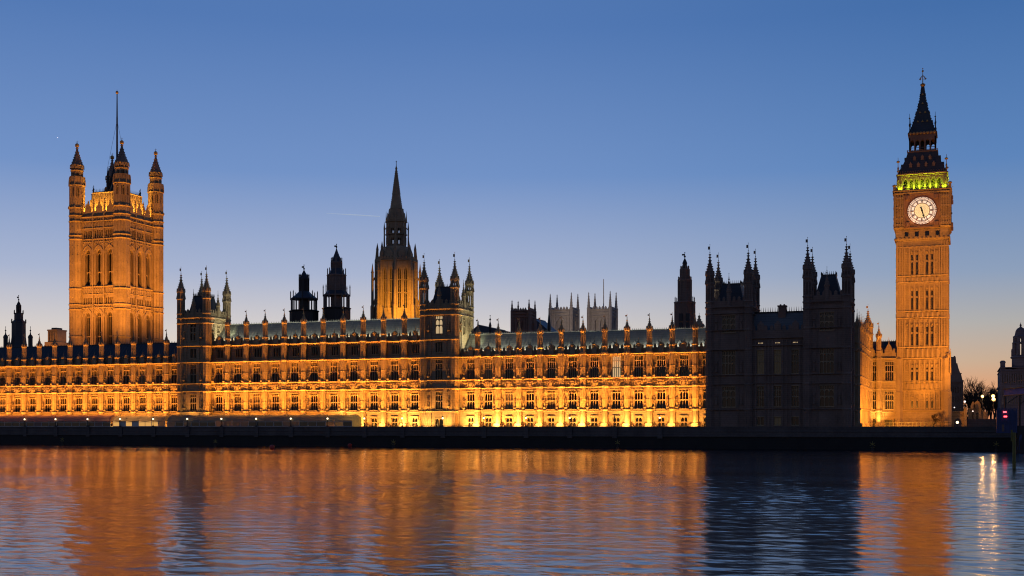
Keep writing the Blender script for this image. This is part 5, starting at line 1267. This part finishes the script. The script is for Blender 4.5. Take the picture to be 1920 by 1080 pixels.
# dark stepped building right of the clock tower
Y = 430.0; s = dep(1795, Y) / FPX; q = lambda px: X(px, Y); h = lambda py: E + (800 - py) * s
db = thing('office_building', 'dark office building with a stepped mansard end right behind the clock tower', 'building', (q(1790), Y, TER))
b = MB(); b.ext([(q(1760), TER), (q(1806), TER), (q(1806), h(714)), (q(1804.5), h(712)), (q(1802), h(701)), (q(1801), h(701)), (q(1797), h(690)), (q(1795), h(681)), (q(1792.5), h(681)), (q(1792), h(669)), (q(1760), h(669))], Y, Y + 40)
b.box(q(1760), q(1807), Y - .6, Y, h(716), h(713)); b.box(q(1800), q(1803.4), Y - .3, Y, h(701), h(699.5))
for i in range(6): b.box(q(1780 + 4.5 * i), q(1781 + 4.5 * i), Y - .3, Y, h(795), h(716))
b.build('wall', 'dkstone', db)
for i in range(5):
    for j in range(4): b = MB(); b.quad((q(1782 + 4.5 * i), Y - .02, h(790 - 18 * j)), (q(1783.6 + 4.5 * i), Y - .02, h(790 - 18 * j)), (q(1783.6 + 4.5 * i), Y - .02, h(780 - 18 * j)), (q(1782 + 4.5 * i), Y - .02, h(780 - 18 * j))); b.build('window', 'glass', db)
b = MB(); b.box(q(1788), q(1791), Y + 4, Y + 7, h(669), h(666)); b.build('chimney', 'greybldg', db)
# lodge, balustrade and gate pier
Y = 330.0; s = dep(1825, Y) / FPX; q = lambda px: X(px, Y); h = lambda py: E + (800 - py) * s
lg = thing('gate_lodge', 'small stone lodge with twin rounded gables right of the clock tower', 'lodge', (q(1828), Y, TER))
b = MB(); b.box(q(1815), q(1840), Y, Y + 8, TER, h(765))
for c, w, top in ((1824.5, 4.2, 751.5), (1832.5, 6, 749.5)): b.ext([(q(c - w), h(766)), (q(c + w), h(766)), (q(c + w), h(top + 8.5)), (q(c + w * .45), h(top + 3)), (q(c + .9), h(top + 2.6)), (q(c), h(top)), (q(c - .9), h(top + 2.6)), (q(c - w * .45), h(top + 3)), (q(c - w), h(top + 8.5))], Y - .2, Y + 6)
b.box(q(1840), q(1852), Y + 1, Y + 6, TER, h(772)); b.box(q(1814), q(1841), Y - .35, Y, h(768), h(766.5))
b.build('wall', 'trim', lg)
for c in (1824, 1832): b = MB(); b.quad((q(c - 1.6), Y - .02, h(788)), (q(c + 1.6), Y - .02, h(788)), (q(c + 1.6), Y - .02, h(774)), (q(c - 1.6), Y - .02, h(774))); b.build('window', 'glass', lg)
Y = 322.0; s = dep(1797, Y) / FPX; q = lambda px: X(px, Y); h = lambda py: E + (800 - py) * s
bs = thing('balustraded_wall', 'pale stone balustrade over an arch, joining the clock tower to a gate pier', 'wall', (q(1796), Y, TER), kind='thing')
b = MB(); b.box(q(1785), q(1807), Y, Y + .6, h(773), h(771.3)); b.box(q(1785), q(1807), Y, Y + .6, h(784.5), h(781.5))
for i in range(11):
    x = q(1786.2) + (q(1806) - q(1786.2)) * i / 10; b.lathe(x, Y + .3, [(.16, h(781.5)), (.24, h(779)), (.1, h(775)), (.18, h(773))], 6)
b.build('balustrade', 'trim', bs)
b = MB(); b.box(q(1785), q(1789), Y, Y + .6, TER, h(784.5)); b.box(q(1803), q(1807), Y, Y + .6, TER, h(784.5)); b.at(0, Y); arch_head(b, q(1789), q(1803), h(784.5), 1.1, 0, .6); b.T = None; b.build('wall', 'trim', bs)
b = MB(); b.box(q(1807), q(1812.8), Y - .3, Y + 1, TER, h(768)); b.ext([(q(1806.6), h(768)), (q(1813.2), h(768)), (q(1809.9), h(763))], Y - .4, Y + 1.1); b.build('gate_pier', 'trim', bs)
# dark parked shapes and low wall on the right bank
b = MB(); q = lambda px: X(px, 300.0); h = lambda py: E + (800 - py) * dep(1850, 300) / FPX
b.box(q(1813), q(1878), 300, 301, TER, h(787)); b.box(q(1812.5), q(1878), 299.9, 301.1, h(787), h(785.5))
for i in range(10): b.box(q(1815 + 6.5 * i), q(1817 + 6.5 * i), 299.8, 300, TER, h(786))
solo('quay_wall', b, 'dkstone', 'low dark wall in front of the lodge on the right bank', 'wall', (q(1845), 300, TER), kind='thing')
# street lamps
def street_lamp(px, py, Y, label, globes, m, h_extra=0):
    x = X(px, Y); z = ZZ(px, py, Y); o = thing('street_lamp', label, 'street lamp', (x, Y, TER), 'street lamps beyond the right bank')
    b = MB(); b.lathe(x, Y, [(.22, TER), (.18, TER + 1), (.08, TER + 1.2), (.07, z - .5)], 8); b.tube((x - .6, Y, z - 1.2), (x + .6, Y, z - 1.2), .05, .05, 4); b.build('post', 'black', o)
    for dx, dz, r in globes:
        b = MB(); b.blob(x + dx, Y, z + dz, r, r, r, 10, 8); b.build('globe', m, o, smooth=True)
    if m == 'sodium': parented_light(point('lamp', (x, Y - .8, z - .2), 500, (1, .5, .16), .3), o)
    return o
street_lamp(1842, 743, 345, 'street lamp with a single orange globe among the bare trees', [(0, 0, .38)], 'sodium')
street_lamp(1862, 742.5, 318, 'street lamp with two bright orange globes one above the other', [(0, 0, .42), (.12, -.82, .45)], 'sodium')
street_lamp(1809, 753, 400, 'small white street lamp right of the dark office building', [(0, 0, .3)], 'whitelamp')
street_lamp(1789.5, 764, 410, 'tiny pinkish street lamp at the foot of the dark office building', [(0, 0, .2)], 'whitelamp')
street_lamp(1795, 792, 326, 'low white lamp glowing under the stone balustrade arch', [(0, 0, .33)], 'globe')
street_lamp(1824, 771, 322, 'small white lamp in front of the twin gabled lodge', [(0, 0, .16)], 'whitelamp')
# bare trees
def bare_tree(px, Y, h, label, seed, spread=.42, dens=6, name='bare_tree', py0=None):
    rnd = random.Random(seed); x = X(px, Y); z0 = TER
    o = thing(name, label, 'tree', (x, Y, z0), 'bare winter trees')
    tr = MB(); cr = MB(); tips = []
    def grow(p, d, l, r, lev, mb):
        q = p + d * l; mb.tube(p, q, r, r * .72, 5 if lev < 2 else 3)
        if lev >= dens: return
        n = 3 if lev < dens - 1 else 3
        for i in range(n):
            nd_ = (d + Vector((rnd.uniform(-1, 1), rnd.uniform(-1, 1), rnd.uniform(-.35, .8))) * (spread + .07 * lev)).normalized()
            grow(p + d * l * rnd.uniform(.55, 1), nd_, l * rnd.uniform(.62, .86), max(r * .62, .032), lev + 1, cr)
    grow(Vector((x, Y, z0)), Vector((0, 0, 1)), h * .24, h * .022, 0, tr)
    tr.build('trunk', 'bark', o); cr.build('crown', 'bark', o)
for i, (px, Y, h, lab) in enumerate(((1822, 470, 21, 'tall bare tree standing against the orange sky between the dark building and the lamps'), (1843, 500, 17, 'bare tree behind the single orange street lamp'),
        (1858, 470, 17, 'bare tree behind the twin globe street lamp'), (1870, 480, 19, 'bare tree beside the dome topped building'), (1812, 440, 15, 'bare tree against the dark office building'), (1834, 440, 11, 'low bare tree right behind the twin gabled lodge'), (1850, 430, 12, 'low dark bare tree between lodge and twin globe lamp'),
        (1829, 520, 20, 'bare tree between the tall bare tree and the single orange globe'), (1851, 520, 18, 'bare tree between the single orange globe and the twin globes'), (1865, 520, 19, 'tall bare tree just right of the twin globe street lamp'), (1876, 440, 13, 'low bare tree in front of the dome topped building'))):
    bare_tree(px, Y, h * 1.2, lab, 11 + i)
bare_tree(1750, 309, 6.2, 'small leafless tree against the floodlit foot of the clock tower', 40, .5, 5)
# railing and hedge-like low things at clock tower foot
b = MB(); q = lambda px: X(px, 300.0)
for z in (E + .9, E + .2): b.box(q(1604), q(1785), 299.97, 300.03, z, z + .07)
for i in range(26): x = q(1604) + (q(1785) - q(1604)) * i / 25; b.box(x - .05, x + .05, 299.95, 300.05, TER, E + 1.1)
solo('iron_railing', b, 'black', 'thin iron railing in front of the clock tower and the lit corner wing', 'railing', (q(1690), 300, TER))
# contrail and the evening star
b = MB(); D = 9000
def dirp(px, py, D): t_ = (px - 960) / FPX; a, c = ray(px); return (D * a, D * c, E + D * (800 - py) / FPX)
b.tube(dirp(612, 400, D), dirp(660, 402.5, D), 1, 4, 6); b.tube(dirp(660, 402.5, D), dirp(712, 405.8, D), 4, 3, 6)
solo('contrail', b, mat('contrail_vapour_glow', (.9, .9, .92), 1, 0, emit=(.45, .58, .78), es=.64), 'faint white aircraft trail in the sky left of the spire tower', 'contrail', dirp(660, 402, D))  # vapour's sunlit brightness is put in as emission
b = MB(); p = dirp(108, 258, 20000); b.blob(*p, 6, 6, 6, 8, 6); solo('evening_star', b, mat('starlight', (1, 1, 1), 1, 0, emit=(.95, .9, 1), es=1.2), 'tiny bright evening star high left of the square tower', 'star', p)

# ---------------------------------------------------------------- floodlights (real lamps of the place)
def flood_fixture(x, y, label):
    o = thing('floodlight', label, 'floodlight', (x, y, TER), 'floodlights along the foot of the palace')
    for n_, me in FM: link(n_, me, o)
    return o
fb = MB(); fb.box(-.55, .55, -.2, .2, 0, 1.02); fb.box(-.62, .62, -.26, -.2, .9, 1.06)
fl = MB(); fl.box(-.5, .5, -.17, .19, 1.021, 1.07)
FM = (('housing', fb.mesh('housing', 'black')), ('lens', fl.mesh('lens', 'floodlens')))
YFL = 266.9
K = dict(near=2300, wash=7000)
def wing_lights(xs, wing, tall, near=lambda x: True):
    xs = sorted(xs)
    for i, x in enumerate(xs):
        o = flood_fixture(x, YFL + .3, f'{ORD[i]} low floodlight from the left along the foot of the {wing}')
        if near(x): parented_light(spot('lamp', (x, YFL + .3, E + .35), (x, YF, E + 2.4), K['near'] * random.uniform(.4, 1.5), (1, .5, .11), 130, 1, .2), o)
    a, c = xs[0] - 2, xs[-1] + 2
    strip_lamp('wash_light', ((a + c) / 2, YFL, E - .15), ((a + c) / 2, YF - .2, E + 9), c - a, K['wash'] * .85 * (c - a) / 60, ORANGE, 0, 150)
    strip_lamp('wash_light', ((a + c) / 2, YFL - .5, E - .15), ((a + c) / 2, YF - .2, E + (16 if tall else 13)), c - a, K['wash'] * 1.2 * (1.25 if tall else 1) * (c - a) / 60, (1, .34, .035), 0, 50)
wing_lights(bR + [-109.9], 'right palace wing', 0)
wing_lights(bC + [-124.0, -179.4], 'tall middle palace wing', 1, lambda x: x > -146)
wing_lights(bL[:12] + [-192.9], 'left palace wing', 0, lambda x: False)
for x, lab, p in ((-119.6, 'low floodlight left of the door of the tower with the lit window', 1), (-114.8, 'low floodlight right of the door of the tower with the lit window', 1), (-186.2, 'low floodlight behind the grey marquee at the foot of the left slim tower', .7)):
    o = flood_fixture(x, 265.9, lab)
    parented_light(spot('lamp', (x, 265.9, E + .35), (x, 268.4, E + 2.6), 2000 * p, (1, .5, .11), 130, 1, .2), o)
    parented_light(spot('lamp', (x, 265.9, E + .4), (x, 268.4, E + 8), 4200 * p, ORANGE, 50, 1, .2), o)
G = (1, .97, .72)
for xa, xb, zc, yo in ((-181, -123, E + 20.75, 1.45), (-111, -52, E + 16.55, 1.2)):     # pale lamps in the gutter behind the parapets
    strip_lamp('roof_lamp', ((xa + xb) / 2, YF + yo, zc + 1.0), ((xa + xb) / 2, YF + yo + 1.6, zc + 3.6), xb - xa, 4300, G, 0, 180, .15)
spot('roof_lamp', (-181.2 + 4.5, YF + 2.6, E + 24.2), (-181.7, YF + 4.5, E + 26.5), 600, (.95, .95, .5), 120, 1, .3)
spot('roof_lamp', (-112.6 + 5, YF + 2.6, E + 19.8), (-112.6, YF + 4.5, E + 25), 1500, (.95, .95, .5), 120, 1, .3)
spot('turret_flood', (-108.6, YFL, E + .5), (-112.9, 268.2, E + 19), 16000, ORANGE, 50, 1, .2)
spot('turret_flood', (-177.9, YFL, E + .5), (-182, 268.2, E + 20), 18000, ORANGE, 50, 1, .2)
# square tower
vcx, vcy = VX0 + VW / 2, VY + VW / 2
for dx, p in ((-14, 1.0), (14, 1.0)):
    spot('tower_flood', (vcx + 10 + dx * .8, VY - 27, E + 20), (vcx + dx * .3, VY, E + 66), 108000 * p, ORANGE, 80, 1, .5)
    spot('tower_flood', (VX1 + 27, vcy - 6 + dx * .8, E + 20), (VX1, vcy + dx * .3, E + 66), 98000 * p, ORANGE, 80, 1, .5)
spot('tower_flood', (vcx - 3, VY - 9, E + 22), (vcx - 3.5, VY, E + 36), 9000, (1, .34, .06), 80, 1, .3)
for fx, fy, a in vfaces[:2]:
    c_, s_ = math.cos(a), math.sin(a); p_ = lambda u, d: (fx + c_ * u - s_ * d, fy + s_ * u + c_ * d)
    strip_lamp('gutter_lamp', (*p_(0, .9), z_par + .5), (*p_(0, 3.2), z_par + 5), 14, 4200, (1, .46, .06), a, 180, .2)
# central spire tower
for ax, ay, p in ((14, -20, 1.0), (-10, -24, .55)):
    spot('tower_flood', (CX + ax, CY + ay, E + 26), (CX, CY, E + 37), 60000 * p, (1, .4, .03), 56, 1, .4)
# clock tower and link wing
spot('tower_flood', (KX + 20, KY - 17, E + .3), (KX, KY, E + 42), 80000, ORANGE, 85, 1, .4)
spot('tower_flood', (KX - 22, KY - 20, E + 1), (KX, KY, E + 42), 150000, ORANGE, 85, 1, .4)
spot('tower_flood', (KX - 8, KY - 58, E + 6), (KX, KY, E + 43), 140000, ORANGE, 32, 1, .4)
spot('tower_flood', (KX - 2, KY - 30, E + .3), (KX, KY, E + 10), 15000, ORANGE, 80, 1, .4)
spot('tower_flood', (KX + .8, KY - 5.5, E + 1.2), (KX + .8, KY, E + 18), 9000, ORANGE, 60, 1, .3)
spot('tower_flood', (KX + 36, KC - 8, E + .5), (KX1, KC, E + 30), 24000, ORANGE, 85, 1, .4)
spot('tower_flood', (-13, YL - 24, E + .3), (XN + 3, YL, E + 9), 22000, ORANGE, 110, 1, .4)
spot('tower_flood', (-14.5, 277, E + .4), (XN, 297, E + 10), 26000, ORANGE, 110, 1, .3)
c = X(1648, YL); spot('wing_flood', (c, YL - 3.2, E + .2), (c, YL, E + 6), 3500, (1, .5, .1), 90, 1, .2)
# belfry
for a, k in KF[:2]:
    q_ = lambda h_: (KX + h_ * math.sin(a), KC - h_ * math.cos(a))
    strip_lamp('belfry_lamp', (*q_(hc - .42), kz(353.2)), (*q_(hb), kz(335)), 11, 520, (.62, 1, .03), a, 180, .3)
    point('belfry_lamp', (*q_(hb - .85), kz(352)), 7, (.08, 1, .1), .3)
for dx in (-2, 2): spot('dial_glow', (KX + dx, KY - 1.6, kz(424)), (KX + dx, KY - .9, kz(380)), 300, (1, .6, .3), 100, 1, .2)
point('lantern_lamp', (KX, KC - 2.6, kz(249)), 120, (1, .5, .2), .2)
# marquee glow
x = X(640, 265.5); point('marquee_lamp', (X(668, 265.6), 265.6, E + .6), 260, (1, .5, .1), .3)
for px in (225, 255, 285): point('marquee_lamp', (X(px, 265.5), 265.5, E + .5), 260, (1, .5, .12), .3)
# the church towers stand in faint city light
for px in (1000, 1051, 1124): spot('street_glow', (X(px, 500) + 6, 425, E + 14), (X(px, 520), 520, E + 50), 62000, (1, .8, .64), 60, 1, .5)
spot('street_glow', (X(1880, 360), 350, E + 2), (X(1905, 400), 400, E + 22), 6500, (1, .75, .8), 90, 1, .5)
# office tower
spot('tower_flood', (X(98, 520) - 3, 478, E + 22), (X(98, 520), 520, E + 36), 60000, ORANGE, 50, 1, .4)
spot('tower_flood', (X(98, 520) + 38, 512, E + 22), (X(98, 520), 524, E + 36), 45000, ORANGE, 50, 1, .4)
# last light of the set sun: very weak, soft, from the north west behind the palace
sl_ = bpy.data.lights.new('sun', 'SUN'); sl_.energy = .02; sl_.angle = R(10); sl_.color = (1, .8, .6); so = bpy.data.objects.new('sun', sl_); COL.objects.link(so); so.rotation_euler = (R(-88), 0, -SUN_ROT)
